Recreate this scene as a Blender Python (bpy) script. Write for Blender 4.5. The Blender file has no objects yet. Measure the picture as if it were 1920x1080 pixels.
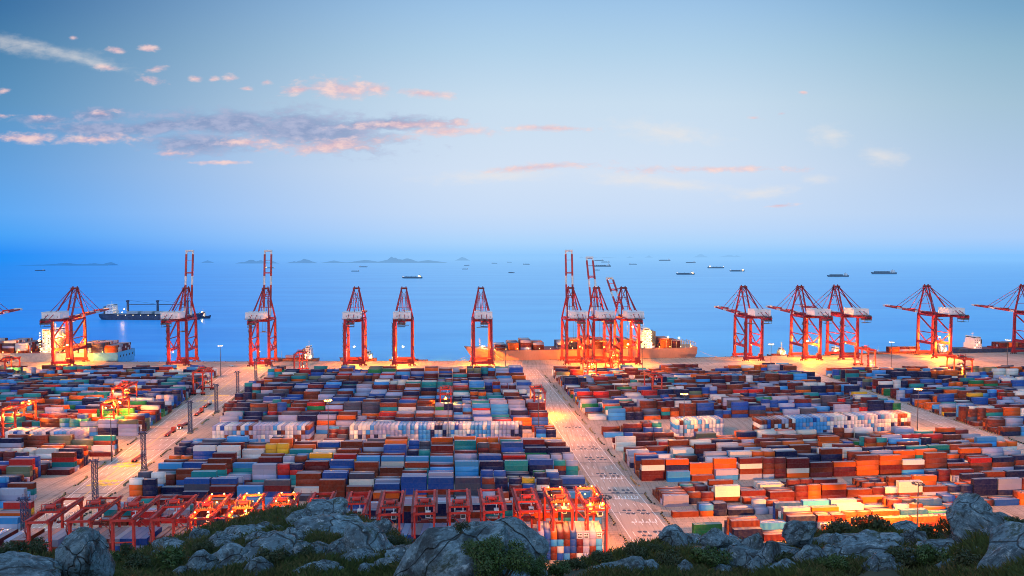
import bpy, bmesh, math, random
import numpy as np
from mathutils import Vector, Matrix, noise
from mathutils.bvhtree import BVHTree

RND = random.Random(7)
scene = bpy.context.scene
COL = scene.collection
R = math.radians

# ------------------------------------------------------------------ camera
H = 119.0                      # camera height above the quay
FPX = 1370.0                   # focal length in photo pixels (1920 wide)
PITCH = math.atan(65.0 / FPX)
CP, SP = math.cos(PITCH), math.sin(PITCH)
cam_d = bpy.data.cameras.new('camera')
cam = bpy.data.objects.new('camera', cam_d)
COL.objects.link(cam)
cam.location = (0, 0, H)
cam.rotation_euler = (math.pi / 2 - PITCH, 0, 0)
cam_d.sensor_width = 36.0
cam_d.lens = 36.0 * FPX / 1920.0
cam_d.clip_start = 0.5
cam_d.clip_end = 300000.0
scene.camera = cam

def ray(px, py):
    a, b = (px - 960) / FPX, -(py - 540) / FPX
    return Vector((a, CP + b * SP, -SP + b * CP))

def ground(px, py, z=0.0):     # survey of the photo: where a sight line meets height z
    d = ray(px, py)
    t = (z - H) / d.z
    return Vector((d.x * t, d.y * t, z))

def along(px, Y, z=0.0):       # point of sight column px at distance Y, height z
    depth = Y * CP - (z - H) * SP
    return Vector(((px - 960) / FPX * depth, Y, z))

def zat(py, Y):                # height whose sight line is py at distance Y (image centre column)
    d = ray(960, py)
    return H + d.z * Y / d.y

# ------------------------------------------------------------------ mesh builder
class MB:
    def __init__(s):
        s.v, s.f, s.m = [], [], []
    def quad_box(s, c, sx, sy, sz, rz=0.0, mat=0):
        ca, sa = math.cos(rz), math.sin(rz)
        b = len(s.v)
        for dz in (-.5, .5):
            for dx, dy in ((-.5, -.5), (.5, -.5), (.5, .5), (-.5, .5)):
                x, y = dx * sx, dy * sy
                s.v.append((c[0] + x * ca - y * sa, c[1] + x * sa + y * ca, c[2] + dz * sz))
        for q in ((3, 2, 1, 0), (4, 5, 6, 7), (0, 1, 5, 4), (1, 2, 6, 5), (2, 3, 7, 6), (3, 0, 4, 7)):
            s.f.append(tuple(b + i for i in q)); s.m.append(mat)
        return s
    def beam(s, p0, p1, w, h=None, w1=None, h1=None, mat=0):
        h = w if h is None else h
        w1 = w if w1 is None else w1
        h1 = h if h1 is None else h1
        p0, p1 = Vector(p0), Vector(p1)
        d = (p1 - p0).normalized()
        up = Vector((0, 0, 1)) if abs(d.z) < .95 else Vector((0, 1, 0))
        a = d.cross(up).normalized(); u = a.cross(d).normalized()
        b = len(s.v)
        for p, ww, hh in ((p0, w, h), (p1, w1, h1)):
            for i, j in ((-.5, -.5), (.5, -.5), (.5, .5), (-.5, .5)):
                s.v.append(tuple(p + a * (i * ww) + u * (j * hh)))
        for q in ((3, 2, 1, 0), (4, 5, 6, 7), (0, 1, 5, 4), (1, 2, 6, 5), (2, 3, 7, 6), (3, 0, 4, 7)):
            s.f.append(tuple(b + i for i in q)); s.m.append(mat)
        return s
    def tube(s, p0, p1, r, r1=None, n=6, mat=0):
        r1 = r if r1 is None else r1
        p0, p1 = Vector(p0), Vector(p1)
        d = (p1 - p0).normalized()
        up = Vector((0, 0, 1)) if abs(d.z) < .95 else Vector((1, 0, 0))
        a = d.cross(up).normalized(); u = a.cross(d).normalized()
        b = len(s.v)
        for p, rr in ((p0, r), (p1, r1)):
            for k in range(n):
                t = 2 * math.pi * k / n
                s.v.append(tuple(p + a * (rr * math.cos(t)) + u * (rr * math.sin(t))))
        for k in range(n):
            s.f.append((b + k, b + (k + 1) % n, b + n + (k + 1) % n, b + n + k)); s.m.append(mat)
        s.f.append(tuple(b + k for k in reversed(range(n)))); s.m.append(mat)
        s.f.append(tuple(b + n + k for k in range(n))); s.m.append(mat)
        return s
    def poly(s, pts, mat=0):
        b = len(s.v)
        s.v += [tuple(p) for p in pts]
        s.f.append(tuple(range(b, b + len(pts)))); s.m.append(mat)
        return s
    def loft(s, rings, cap=True, mat=0, closed=True):
        b = len(s.v); n = len(rings[0])
        for rg in rings:
            s.v += [tuple(p) for p in rg]
        for i in range(len(rings) - 1):
            for k in range(n if closed else n - 1):
                s.f.append((b + i * n + k, b + i * n + (k + 1) % n, b + (i + 1) * n + (k + 1) % n, b + (i + 1) * n + k)); s.m.append(mat)
        if cap:
            s.f.append(tuple(b + k for k in reversed(range(n)))); s.m.append(mat)
            s.f.append(tuple(b + (len(rings) - 1) * n + k for k in range(n))); s.m.append(mat)
        return s
    def mesh(s, name, mats):
        me = bpy.data.meshes.new(name)
        me.from_pydata(s.v, [], s.f)
        if not isinstance(mats, (list, tuple)): mats = [mats]
        for m in mats: me.materials.append(m)
        if len(mats) > 1: me.polygons.foreach_set('material_index', s.m)
        me.update()
        return me
    def build(s, name, mats, parent=None, loc=(0, 0, 0)):
        return put(name, s.mesh(name, mats), parent, loc)

def put(name, me, parent=None, loc=(0, 0, 0), rot=None):
    o = bpy.data.objects.new(name, me)
    COL.objects.link(o)
    o.location = loc
    if rot: o.rotation_euler = rot
    if parent: o.parent = parent
    return o

def tag(o, label, cat, group=None, kind=None):
    if label: o['label'] = label
    if cat: o['category'] = cat
    if group: o['group'] = group
    if kind: o['kind'] = kind
    return o

def empty(name, label, cat, loc, rz=0.0, group=None):
    o = bpy.data.objects.new(name, None)
    COL.objects.link(o)
    o.empty_display_size = 1
    o.location = loc
    o.rotation_euler = (0, 0, rz)
    return tag(o, label, cat, group)

def structure(o):
    o['kind'] = 'structure'
    return o

def lamp(name, loc, power, color=(1, .255, .012), size=.6, parent=None, spot=None):
    d = bpy.data.lights.new(name, 'POINT')
    d.energy = power; d.color = color; d.shadow_soft_size = size
    o = bpy.data.objects.new(name, d)
    COL.objects.link(o)
    o.location = loc
    if parent: o.parent = parent
    return o

def spot(name, loc, target, power, color, cone=95, parent=None):
    d = bpy.data.lights.new(name, 'SPOT')
    d.energy = power; d.color = color; d.shadow_soft_size = .35; d.spot_size = R(cone); d.spot_blend = .5
    o = bpy.data.objects.new(name, d)
    COL.objects.link(o)
    o.location = loc
    o.rotation_euler = (Vector(target) - Vector(loc)).to_track_quat('-Z', 'Y').to_euler()
    if parent: o.parent = parent
    return o

# ------------------------------------------------------------------ node helpers
def lin(r, g, b):
    f = lambda c: (c / 255 / 12.92) if c / 255 <= .04045 else ((c / 255 + .055) / 1.055) ** 2.4
    return (f(r), f(g), f(b), 1.0)

class NT:
    def __init__(s, tree):
        s.t = tree; s.t.nodes.clear()
    def n(s, kind, **kw):
        nd = s.t.nodes.new(kind)
        for k, v in kw.items():
            if k.startswith('i_'):
                key = k[2:]
                key = int(key) if key.isdigit() else key.replace('_', ' ')
                s.set(nd.inputs[key], v)
            else:
                setattr(nd, k, v)
        return nd
    def set(s, sock, v):
        if isinstance(v, bpy.types.NodeSocket): s.t.links.new(v, sock)
        elif isinstance(v, bpy.types.Node): s.t.links.new(v.outputs[0], sock)
        else: sock.default_value = v
    def math(s, op, a, b=0.0, c=None, clamp=False):
        nd = s.t.nodes.new('ShaderNodeMath'); nd.operation = op; nd.use_clamp = clamp
        s.set(nd.inputs[0], a); s.set(nd.inputs[1], b)
        if c is not None: s.set(nd.inputs[2], c)
        return nd.outputs[0]
    def mix(s, fac, a, b, blend='MIX'):
        nd = s.t.nodes.new('ShaderNodeMix'); nd.data_type = 'RGBA'; nd.blend_type = blend
        s.set(nd.inputs[0], fac); s.set(nd.inputs[6], a); s.set(nd.inputs[7], b)
        return nd.outputs[2]
    def ramp(s, fac, stops, interp='LINEAR'):
        nd = s.t.nodes.new('ShaderNodeValToRGB'); cr = nd.color_ramp; cr.interpolation = interp
        while len(cr.elements) > 1: cr.elements.remove(cr.elements[0])
        cr.elements[0].position = stops[0][0]; cr.elements[0].color = stops[0][1]
        for p, c in stops[1:]:
            e = cr.elements.new(p); e.color = c
        s.set(nd.inputs[0], fac)
        return nd.outputs[0]
    def maprange(s, v, a, b, c=0.0, d=1.0, smooth=True):
        nd = s.t.nodes.new('ShaderNodeMapRange'); nd.interpolation_type = 'SMOOTHSTEP' if smooth else 'LINEAR'
        s.set(nd.inputs[0], v); s.set(nd.inputs[1], a); s.set(nd.inputs[2], b); s.set(nd.inputs[3], c); s.set(nd.inputs[4], d)
        return nd.outputs[0]
    def noise(s, vec, scale, detail=4, rough=.55, dist=0.0):
        nd = s.t.nodes.new('ShaderNodeTexNoise')
        s.set(nd.inputs['Vector'], vec); s.set(nd.inputs['Scale'], scale); nd.inputs['Detail'].default_value = detail
        nd.inputs['Roughness'].default_value = rough; nd.inputs['Distortion'].default_value = dist
        return nd.outputs[0]
    def mapping(s, vec, loc=(0, 0, 0), rot=(0, 0, 0), scale=(1, 1, 1), kind='POINT'):
        nd = s.t.nodes.new('ShaderNodeMapping'); nd.vector_type = kind
        s.set(nd.inputs[0], vec)
        nd.inputs[1].default_value = loc; nd.inputs[2].default_value = rot; nd.inputs[3].default_value = scale
        return nd.outputs[0]

MATS = {}
def new_mat(name):
    m = bpy.data.materials.new(name); m.use_nodes = True
    return m, NT(m.node_tree)

def paint(name, color, rough=.55, metal=0.0, var=.25, scale=.35, grime=.25, spec=.4):
    """worn paint: base colour with large tonal variation, streaky grime"""
    if name in MATS: return MATS[name]
    m, t = new_mat(name)
    co = t.n('ShaderNodeTexCoord').outputs['Object']
    n1 = t.noise(co, scale, 5, .6)
    n2 = t.noise(t.mapping(co, scale=(1.2, 1.2, .18)), 1.4, 4, .65)
    c = tuple(color[:3])
    dark = tuple(x * (1 - var) for x in c) + (1,)
    lite = tuple(min(1, x * (1 + var) + .01) for x in c) + (1,)
    col = t.mix(t.maprange(n1, .3, .7), dark, lite)
    col = t.mix(t.math('MULTIPLY', t.maprange(n2, .52, .75), grime), col, (.05, .035, .028, 1))
    b = t.n('ShaderNodeBsdfPrincipled', i_Base_Color=col, i_Roughness=rough, i_Metallic=metal)
    b.inputs['Specular IOR Level'].default_value = spec
    t.n('ShaderNodeOutputMaterial', i_0=b)
    MATS[name] = m
    return m

def glow(name, color, strength):
    if name in MATS: return MATS[name]
    m, t = new_mat(name)
    e = t.n('ShaderNodeEmission', i_0=tuple(color[:3]) + (1,), i_1=strength)
    t.n('ShaderNodeOutputMaterial', i_0=e)
    MATS[name] = m
    return m

M_RED = paint('crane_red', (.27, .010, .022), .5, grime=.3)
M_REDDARK = paint('crane_dark_red', (.20, .018, .018), .55, grime=.4)
M_WHITE = paint('house_white', (.68, .71, .75), .5, grime=.12, var=.06)
M_MACH = paint('machinery_grey', (.09, .09, .10), .5, .3)
M_STEEL = paint('galvanised', (.34, .35, .37), .45, .5)
M_NAVY = paint('tower_navy', (.03, .04, .11), .5)
M_RUBBER = paint('rubber', (.015, .015, .016), .8)
M_GLASS = paint('dark_glass', (.02, .03, .04), .08, var=.1, grime=.05, spec=.8)
M_CABLE = paint('cable', (.05, .05, .055), .6)
M_SODIUM = glow('sodium_bulb', (1, .45, .08), 22)
M_SODIUM_HOT = glow('sodium_bulb_hot', (1, .5, .12), 45)
M_WARM = glow('ship_bulb', (1, .6, .18), 14)
M_PALE = glow('pale_bulb', (1, .8, .5), 4)
# ------------------------------------------------------------------ world: dusk sky
world = bpy.data.worlds.new('World'); scene.world = world; world.use_nodes = True
w = NT(world.node_tree)
dirv = w.n('ShaderNodeTexCoord').outputs['Generated']
sep = w.n('ShaderNodeSeparateXYZ', i_0=dirv)
X, Y, Z = sep.outputs
yp = w.math('MAXIMUM', w.math('ABSOLUTE', Y), .12)
U_ = w.math('DIVIDE', X, yp)
V_ = w.math('DIVIDE', Z, yp)
K = 1.0 / 1370.0
def sky_stops(ls):             # (photo row, colour) -> ramp over v in 0..0.36
    return [(max(0.0, min(1.0, (475 - py) * K / .36)), lin(*c)) for py, c in ls]
vf = w.math('DIVIDE', V_, .36, clamp=True)
SKY_L = [(475, (16, 140, 248)), (440, (60, 160, 248)), (400, (84, 166, 244)), (322, (88, 158, 224)), (197, (80, 142, 190)), (100, (66, 126, 172)), (22, (48, 108, 160)), (0, (44, 104, 156))]
SKY_M = [(475, (150, 204, 254)), (455, (172, 213, 253)), (430, (188, 217, 251)), (400, (200, 221, 248)), (322, (211, 226, 245)), (197, (201, 222, 240)), (100, (178, 210, 235)), (22, (160, 198, 232)), (0, (155, 194, 230))]
SKY_R = [(475, (140, 198, 255)), (445, (170, 206, 250)), (400, (180, 208, 242)), (322, (176, 202, 232)), (197, (164, 195, 216)), (100, (145, 184, 208)), (22, (122, 168, 202)), (0, (118, 164, 198))]
rl = w.ramp(vf, sky_stops(SKY_L)); rm = w.ramp(vf, sky_stops(SKY_M)); rr = w.ramp(vf, sky_stops(SKY_R))
c = w.mix(w.maprange(U_, -.82, .02), rl, rm)
c = w.mix(w.maprange(U_, .2, .74), c, rr)
# real sky model for the colour of the dome overhead and behind
skyn = w.n('ShaderNodeTexSky'); skyn.sky_type = 'NISHITA'; skyn.sun_disc = False
skyn.sun_elevation = R(2.0); skyn.sun_rotation = R(215); skyn.air_density = 1.4; skyn.ozone_density = 3.0
# clouds, by direction
uv = w.n('ShaderNodeCombineXYZ', i_0=U_, i_1=V_).outputs[0]
nz = w.noise(w.mapping(uv, scale=(1, 3.2, 1)), 9.0, 8, .62, .25)
nf = w.noise(w.mapping(uv, scale=(1, 2.2, 1)), 42.0, 5, .6, .2)
nn = w.math('ADD', w.math('MULTIPLY', nz, .5), w.math('MULTIPLY', nf, .5))
def ell(cx, cy, rx, ry, rot=0.0):
    mp = w.mapping(uv, loc=((cx - 960) * K, (475 - cy) * K, 0), rot=(0, 0, R(rot)), scale=(rx * K, ry * K, 1), kind='TEXTURE')
    ln = w.n('ShaderNodeVectorMath', operation='LENGTH', i_0=mp).outputs['Value']
    return w.math('SUBTRACT', 1.0, ln)
def group_mask(items):
    acc = None
    for it in items:
        e = ell(*it)
        acc = e if acc is None else w.math('SMOOTH_MAX', acc, e, .15)
    return w.math('MAXIMUM', acc, -1.0)
PURPLE = [(590, 247, 185, 42, -3), (425, 232, 150, 28, -3), (385, 272, 120, 22, 0), (185, 245, 100, 17, -3), (190, 220, 60, 15, 5), (90, 226, 60, 10, 0), (720, 236, 150, 16, 1), (300, 240, 90, 16, 8)]
PINK = [(612, 276, 140, 17, 4), (835, 251, 105, 15, 2), (770, 236, 160, 11, 1), (470, 269, 80, 13, 0), (320, 289, 55, 7, 0), (420, 306, 60, 5, 0), (60, 260, 68, 11, -2), (180, 263, 92, 11, 1), (200, 215, 45, 9, 5), (15, 220, 40, 8, 0), (85, 221, 40, 8, 0),
        (565, 172, 48, 12, 6), (650, 170, 90, 20, -3), (710, 171, 50, 13, 0), (790, 178, 70, 9, -6), (440, 151, 28, 12, 0), (375, 152, 22, 8, 0), (409, 153, 18, 8, 0), (505, 158, 20, 8, 0), (302, 134, 34, 10, 8), (290, 154, 42, 10, -8), (288, 97, 24, 9, -4), (229, 100, 24, 10, -6), (150, 77, 15, 7, 0), (212, 132, 38, 8, -6), (18, 175, 22, 9, 10), (470, 170, 20, 7, 0),
        (1041, 243, 95, 8, -2), (1015, 314, 130, 9, 4), (1336, 318, 165, 9, 0), (1458, 386, 40, 6, 3), (1410, 224, 22, 6, -5), (1460, 216, 22, 6, 8), (1500, 177, 12, 5, 0)]
CREAM = [(90, 98, 190, 22, -11), (170, 118, 110, 13, -14), (1250, 345, 210, 17, -6), (1430, 362, 85, 17, 8), (1180, 340, 110, 12, 0), (1553, 256, 50, 26, 0), (1240, 250, 130, 26, -8), (1530, 338, 45, 12, 0), (930, 330, 170, 18, 3), (1650, 295, 60, 24, -8)]
f_pu = w.maprange(w.math('ADD', w.math('MULTIPLY', group_mask(PURPLE), .7), w.math('MULTIPLY', nn, 2.4)), 1.04, 1.68)
f_pi = w.maprange(w.math('ADD', w.math('MULTIPLY', group_mask([(a_, b_, c_ * (.72 if c_ < 60 else 1), d_ * (.8 if c_ < 60 else 1), e_) for a_, b_, c_, d_, e_ in PINK]), .55), w.math('MULTIPLY', nn, 2.6)), 1.24, 1.92)
f_cr = w.maprange(w.math('ADD', w.math('MULTIPLY', group_mask(CREAM), .75), w.math('MULTIPLY', nn, 2.0)), .95, 2.1)
c = w.mix(w.math('MULTIPLY', f_cr, .62), c, lin(240, 232, 226))
c = w.mix(w.math('MULTIPLY', f_pu, .84), c, w.mix(w.maprange(nf, .35, .65), lin(132, 150, 191), lin(172, 178, 210)))
c = w.mix(w.math('MULTIPLY', f_pi, .9), c, w.mix(w.maprange(nf, .35, .7), lin(222, 186, 198), lin(250, 216, 210)))
# the sky behind the camera: afterglow over the land, and the blue dome overhead
back = w.ramp(w.maprange(Z, 0, 1, smooth=False), [(0, lin(196, 190, 206)), (.22, lin(160, 188, 214)), (.6, lin(128, 178, 218)), (1, lin(112, 168, 218))])
over = w.mix(.12, lin(112, 168, 218), w.mix(1.0, (0, 0, 0, 1), w.n('ShaderNodeVectorMath', operation='SCALE', i_0=skyn.outputs[0], i_Scale=.12).outputs[0]))
over = w.n('ShaderNodeVectorMath', operation='SCALE', i_0=over, i_Scale=1.25).outputs[0]
front = w.mix(w.maprange(V_, .37, .9), c, over)
dome = w.n('ShaderNodeVectorMath', operation='SCALE', i_0=back, i_Scale=1.75).outputs[0]
col = w.mix(w.maprange(Y, -.05, .22), dome, front)
col = w.mix(w.maprange(Z, -.03, 0.0), lin(60, 110, 160), col)
bg = w.n('ShaderNodeBackground', i_0=col, i_1=1.0)
w.n('ShaderNodeOutputWorld', i_0=bg)
world.cycles.sampling_method = 'MANUAL'; world.cycles.sample_map_resolution = 512

# last of the daylight: broad, weak and warm, from behind the left shoulder
sd = bpy.data.lights.new('sun', 'SUN'); sd.energy = .85; sd.angle = R(40); sd.color = (1, .60, .44)
so = bpy.data.objects.new('sun', sd); COL.objects.link(so)
so.rotation_euler = (R(48), 0, R(-40))

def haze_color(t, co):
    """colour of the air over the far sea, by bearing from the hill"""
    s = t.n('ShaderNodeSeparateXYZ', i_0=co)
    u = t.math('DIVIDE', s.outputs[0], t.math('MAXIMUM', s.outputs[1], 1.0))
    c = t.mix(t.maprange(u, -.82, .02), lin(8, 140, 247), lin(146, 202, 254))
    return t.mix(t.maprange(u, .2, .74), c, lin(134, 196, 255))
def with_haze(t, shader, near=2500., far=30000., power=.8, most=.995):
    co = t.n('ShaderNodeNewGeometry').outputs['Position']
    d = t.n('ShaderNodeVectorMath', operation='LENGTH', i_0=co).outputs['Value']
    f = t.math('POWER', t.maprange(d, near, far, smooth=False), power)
    e = t.n('ShaderNodeEmission', i_0=haze_color(t, co), i_1=1.0)  # haze painted into the surface as glow, growing with distance from the origin
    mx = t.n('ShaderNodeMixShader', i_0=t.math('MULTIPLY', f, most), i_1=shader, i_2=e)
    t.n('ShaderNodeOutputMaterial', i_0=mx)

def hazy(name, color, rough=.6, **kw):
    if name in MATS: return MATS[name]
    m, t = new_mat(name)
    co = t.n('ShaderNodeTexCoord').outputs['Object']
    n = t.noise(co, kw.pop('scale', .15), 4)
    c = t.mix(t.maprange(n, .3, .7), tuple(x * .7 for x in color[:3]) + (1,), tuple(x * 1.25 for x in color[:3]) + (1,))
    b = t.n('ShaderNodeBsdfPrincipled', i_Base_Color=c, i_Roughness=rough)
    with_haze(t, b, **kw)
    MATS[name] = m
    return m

# ------------------------------------------------------------------ setting: water, quay, yard ground
m, t = new_mat('sea_water')
geo = t.n('ShaderNodeNewGeometry'); pos = geo.outputs['Position']
n1 = t.noise(t.mapping(pos, scale=(.012, .05, .05)), 1.0, 6, .6, .3)
n2 = t.noise(t.mapping(pos, scale=(.0011, .0075, .01)), 1.0, 5, .55, .6)
n3 = t.noise(t.mapping(pos, scale=(.10, .28, .2)), 1.0, 3, .5)
s = t.n('ShaderNodeSeparateXYZ', i_0=pos)
u = t.math('DIVIDE', s.outputs[0], t.math('MAXIMUM', s.outputs[1], 1.0))
deep = t.mix(t.maprange(u, -.7, .1), lin(0, 140, 232), lin(62, 177, 230))
deep = t.mix(t.maprange(u, .1, .6), deep, lin(16, 164, 234))
lite = t.mix(t.maprange(u, -.7, .1), lin(0, 158, 244), lin(88, 194, 240))
lite = t.mix(t.maprange(u, .1, .6), lite, lin(46, 178, 240))
bc = t.mix(t.maprange(n2, .35, .65), deep, lite)
bc = t.mix(t.math('MULTIPLY', t.maprange(n1, .45, .7), .22), bc, lin(120, 196, 246))
bmp = t.n('ShaderNodeBump', i_Strength=.22, i_Distance=1.0, i_Height=t.math('ADD', n1, t.math('MULTIPLY', n3, .3)))
b = t.n('ShaderNodeBsdfPrincipled', i_Base_Color=bc, i_Roughness=.32, i_Normal=bmp)
b.inputs['IOR'].default_value = 1.33
b.inputs['Specular IOR Level'].default_value = .16
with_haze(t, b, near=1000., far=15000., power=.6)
M_SEA = m
SEA = -4.0
mb = MB()
ys = [300, 900, 1500, 3000, 6000, 12000, 24000, 48000, 100000]
for i in range(len(ys) - 1):
    a, c_ = ys[i], ys[i + 1]
    mb.poly([(-a * 1.6 - 400, a, SEA), (a * 1.6 + 400, a, SEA), (c_ * 1.6 + 400, c_, SEA), (-c_ * 1.6 - 400, c_, SEA)])
structure(mb.build('sea', M_SEA))

QUAY = [(-400, 679.5), (0, 679), (480, 678), (860, 677), (1180, 673), (1440, 667.5), (1790, 662.5), (1920, 660), (2400, 652)]
QP = [ground(*p) for p in QUAY]
def concrete(name, base, warm, seams=True, scale=1.0):
    m, t = new_mat(name)
    pos = t.n('ShaderNodeNewGeometry').outputs['Position']
    big = t.noise(t.mapping(pos, scale=(.02, .012, .02)), 1.0, 5, .6)
    mid = t.noise(t.mapping(pos, scale=(.45, .035, .2)), 1.0, 5, .62, .4)
    fine = t.noise(pos, 2.2, 3)
    tyre = t.noise(t.mapping(pos, rot=(0, 0, R(-6)), scale=(1.1, .012, .2)), 1.0, 3, .55, .15)
    oil = t.noise(pos, .16, 4, .6)
    c = t.mix(t.maprange(big, .3, .7), base, warm)
    c = t.mix(t.math('MULTIPLY', t.maprange(mid, .5, .72), .5), c, tuple(x * .34 for x in base[:3]) + (1,))
    c = t.mix(t.math('MULTIPLY', fine, .25), c, tuple(x * .7 for x in base[:3]) + (1,))
    c = t.mix(t.math('MULTIPLY', t.maprange(tyre, .54, .66), .5), c, tuple(x * .38 for x in base[:3]) + (1,))
    c = t.mix(t.math('MULTIPLY', t.maprange(oil, .6, .72), .55), c, tuple(x * .35 for x in base[:3]) + (1,))
    if seams:
        br = t.n('ShaderNodeTexBrick', i_Vector=t.mapping(pos, rot=(0, 0, R(3))), i_Scale=.12)
        br.inputs['Mortar Size'].default_value = .012
        br.inputs['Color1'].default_value = (1, 1, 1, 1); br.inputs['Color2'].default_value = (.86, .86, .86, 1); br.inputs['Mortar'].default_value = (.45, .45, .45, 1)
        c = t.mix(.8, c, br.outputs[0], 'MULTIPLY')
    b = t.n('ShaderNodeBsdfPrincipled', i_Base_Color=c, i_Roughness=t.maprange(mid, .2, .8, .55, .85))
    t.n('ShaderNodeOutputMaterial', i_0=b)
    return m
M_YARD = concrete('yard_concrete', (.36, .27, .22, 1), (.48, .36, .29, 1))
M_ROAD = concrete('road_asphalt', (.42, .31, .255, 1), (.50, .375, .305, 1), False)
M_QUAYFACE = paint('quay_face', (.16, .15, .145), .85)
mb = MB()
edge = [Vector((p.x, p.y, 0)) for p in QP]
front_pts = [Vector((-2500, -800, 0)), Vector((2500, -800, 0))]
mb.poly([(-2500, -800, 0), (2500, -800, 0), (2500, edge[-1].y, 0)] + [tuple(p) for p in reversed(edge)] + [(-2500, edge[0].y, 0)])
structure(mb.build('ground', M_YARD))
mb = MB()
ee = [Vector((-2500, edge[0].y, 0))] + edge + [Vector((2500, edge[-1].y, 0))]
for a, b_ in zip(ee[:-1], ee[1:]):
    mb.poly([a + Vector((0, 0, .0)), b_, b_ + Vector((0, .0, -9)), a + Vector((0, 0, -9))])
    d = (b_ - a); L = d.length; d.normalize()
    nrm = Vector((-d.y, d.x, 0))
    mb.beam(a + nrm * -.45 + Vector((0, 0, .15)), b_ + nrm * -.45 + Vector((0, 0, .15)), .5, .3)
    k = 0.0
    while k < L and L < 1000:
        p = a + d * k + nrm * .35
        mb.quad_box((p.x, p.y, -1.6), .7, .7, 2.6)
        p2 = a + d * (k + 6) - nrm * 1.2
        mb.tube((p2.x, p2.y, 0), (p2.x, p2.y, .7), .35, .5, 6)
        k += 12.0
structure(mb.build('quay_wall', M_QUAYFACE))

# ---- roads (sheets on the yard)
def lerp(a, b, f): return a + (b - a) * f
def strip(name, pts, mat, z):
    mb = MB()
    for (a0, a1), (b0, b1) in zip(pts[:-1], pts[1:]):
        mb.poly([(a0.x, a0.y, z), (a1.x, a1.y, z), (b1.x, b1.y, z), (b0.x, b0.y, z)])
    return structure(mb.build(name, mat))
def surveyed(p, q, dx=0.0):
    a, b = ground(*p), ground(*q)
    k = (b.x - a.x) / (b.y - a.y)
    return (a.x + k * (270 - a.y) + dx, a.x + k * (745 - a.y) + dx)
# road edges: x at y=270 and x at y=745
EDGE = {'left': (surveyed((207, 857), (359, 740), 4), surveyed((270, 882), (479, 717), -3)),
        'central': (surveyed((1075, 852.5), (1187.5, 1020)), surveyed((1137.5, 851), (1247.5, 985))),
        'right': (surveyed((1590, 735), (1809, 820), 4), surveyed((1585, 717), (1877, 817), -3))}
def edge_x(road, side, y):
    a, b = EDGE[road][side]
    return a + (b - a) * (y - 270) / (745 - 270)
for rd in EDGE:
    rows = [(Vector((edge_x(rd, 0, y), y, 0)), Vector((edge_x(rd, 1, y), y, 0))) for y in (150, 300, 400, 500, 600, 700, 752)]
    strip(rd + '_road', rows, M_ROAD, .004)
# apron lane along the quay
ap = []
for p, q in zip(edge[:-1], edge[1:]):
    pass
rows = [(Vector((p.x, p.y - 62, 0)), Vector((p.x, p.y - 36, 0))) for p in edge]
strip('apron_road', rows, M_ROAD, .008)

# ---- painted markings
M_WPAINT = paint('road_paint_white', (.74, .73, .70), .6, var=.2, grime=.35)
M_YPAINT = paint('road_paint_yellow', (.75, .50, .05), .6, var=.2, grime=.3)
M_DPAINT = paint('road_patch_dark', (.05, .06, .09), .7, var=.3)
white, yellow, dark = MB(), MB(), MB()
def mark(mb, road, f, y0, y1, wd, z=.012):
    def P(y, s):
        x = lerp(edge_x(road, 0, y), edge_x(road, 1, y), f)
        return (x + s * wd / 2, y, z)
    mb.poly([P(y0, -1), P(y0, 1), P(y1, 1), P(y1, -1)])
for rd, lanes in (('left', 7), ('central', 6), ('right', 6)):
    for k in range(1, lanes):
        y = 255
        while y < 740:
            if k == lanes // 2 and rd == 'left': mark(yellow, rd, k / lanes, y, y + 12, .35)
            elif RND.random() < .85: mark(white, rd, k / lanes, y, y + 4.5, .28)
            y += 12
    for f in (.03, .97): mark(white, rd, f, 240, 745, .3)
def disc(mb, c, rx, ry, z=.016, n=14):
    mb.poly([(c[0] + rx * math.cos(2 * math.pi * k / n), c[1] + ry * math.sin(2 * math.pi * k / n), z) for k in range(n)])
for py in (799, 838, 858, 888, 919, 957, 997):      # groups of dark round patches on the central road
    Yv = ground(1150, py).y
    for f in (.32, .44, .66, .78):
        for s in (0, 1):
            disc(dark, (lerp(edge_x('central', 0, Yv), edge_x('central', 1, Yv), f + .06 * s), Yv - s * 4.2), .95, 1.15)
for py, fs in ((742, (.3, .5, .7)), (752, (.3, .5, .7)), (869, (.35, .55, .7)), (875, (.35, .55, .7)), (903, (.3, .5, .72)), (910, (.3, .5, .72))):
    Yv = ground(220, py).y
    for f in fs:
        for s in (0, 1, 2):
            disc(yellow, (lerp(edge_x('left', 0, Yv), edge_x('left', 1, Yv), f) + s * 2.6 - 2, Yv + s), 1.2, 1.5)
for py in (895, 932, 975):                                             # turn arrows
    Yv = ground(1150, py).y
    for f in (.42, .58, .74, .88):
        x = lerp(edge_x('central', 0, Yv), edge_x('central', 1, Yv), f)
        white.poly([(x - .25, Yv - 3, .013), (x + .25, Yv - 3, .013), (x + .25, Yv + 1.5, .013), (x - .25, Yv + 1.5, .013)])
        white.poly([(x - .25, Yv - 3, .014), (x - .25, Yv - 2.2, .014), (x - 1.6, Yv - 2.2, .014), (x - 1.6, Yv - 3, .014)])
        white.poly([(x - 1.6, Yv - 3.6, .015), (x - 1.6, Yv - 1.6, .015), (x - 2.6, Yv - 2.6, .015)])
for py in (945, 990, 1003):
    Yv = ground(60, py).y
    for f in (.15, .3, .45, .6, .8):
        x = lerp(edge_x('left', 0, Yv), edge_x('left', 1, Yv), f)
        white.poly([(x - .25, Yv - 3, .013), (x + .25, Yv - 3, .013), (x + .25, Yv + 1.5, .013), (x - .25, Yv + 1.5, .013)])
        white.poly([(x + .25, Yv - 3, .014), (x + 1.6, Yv - 3, .014), (x + 1.6, Yv - 2.2, .014), (x + .25, Yv - 2.2, .014)])
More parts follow.
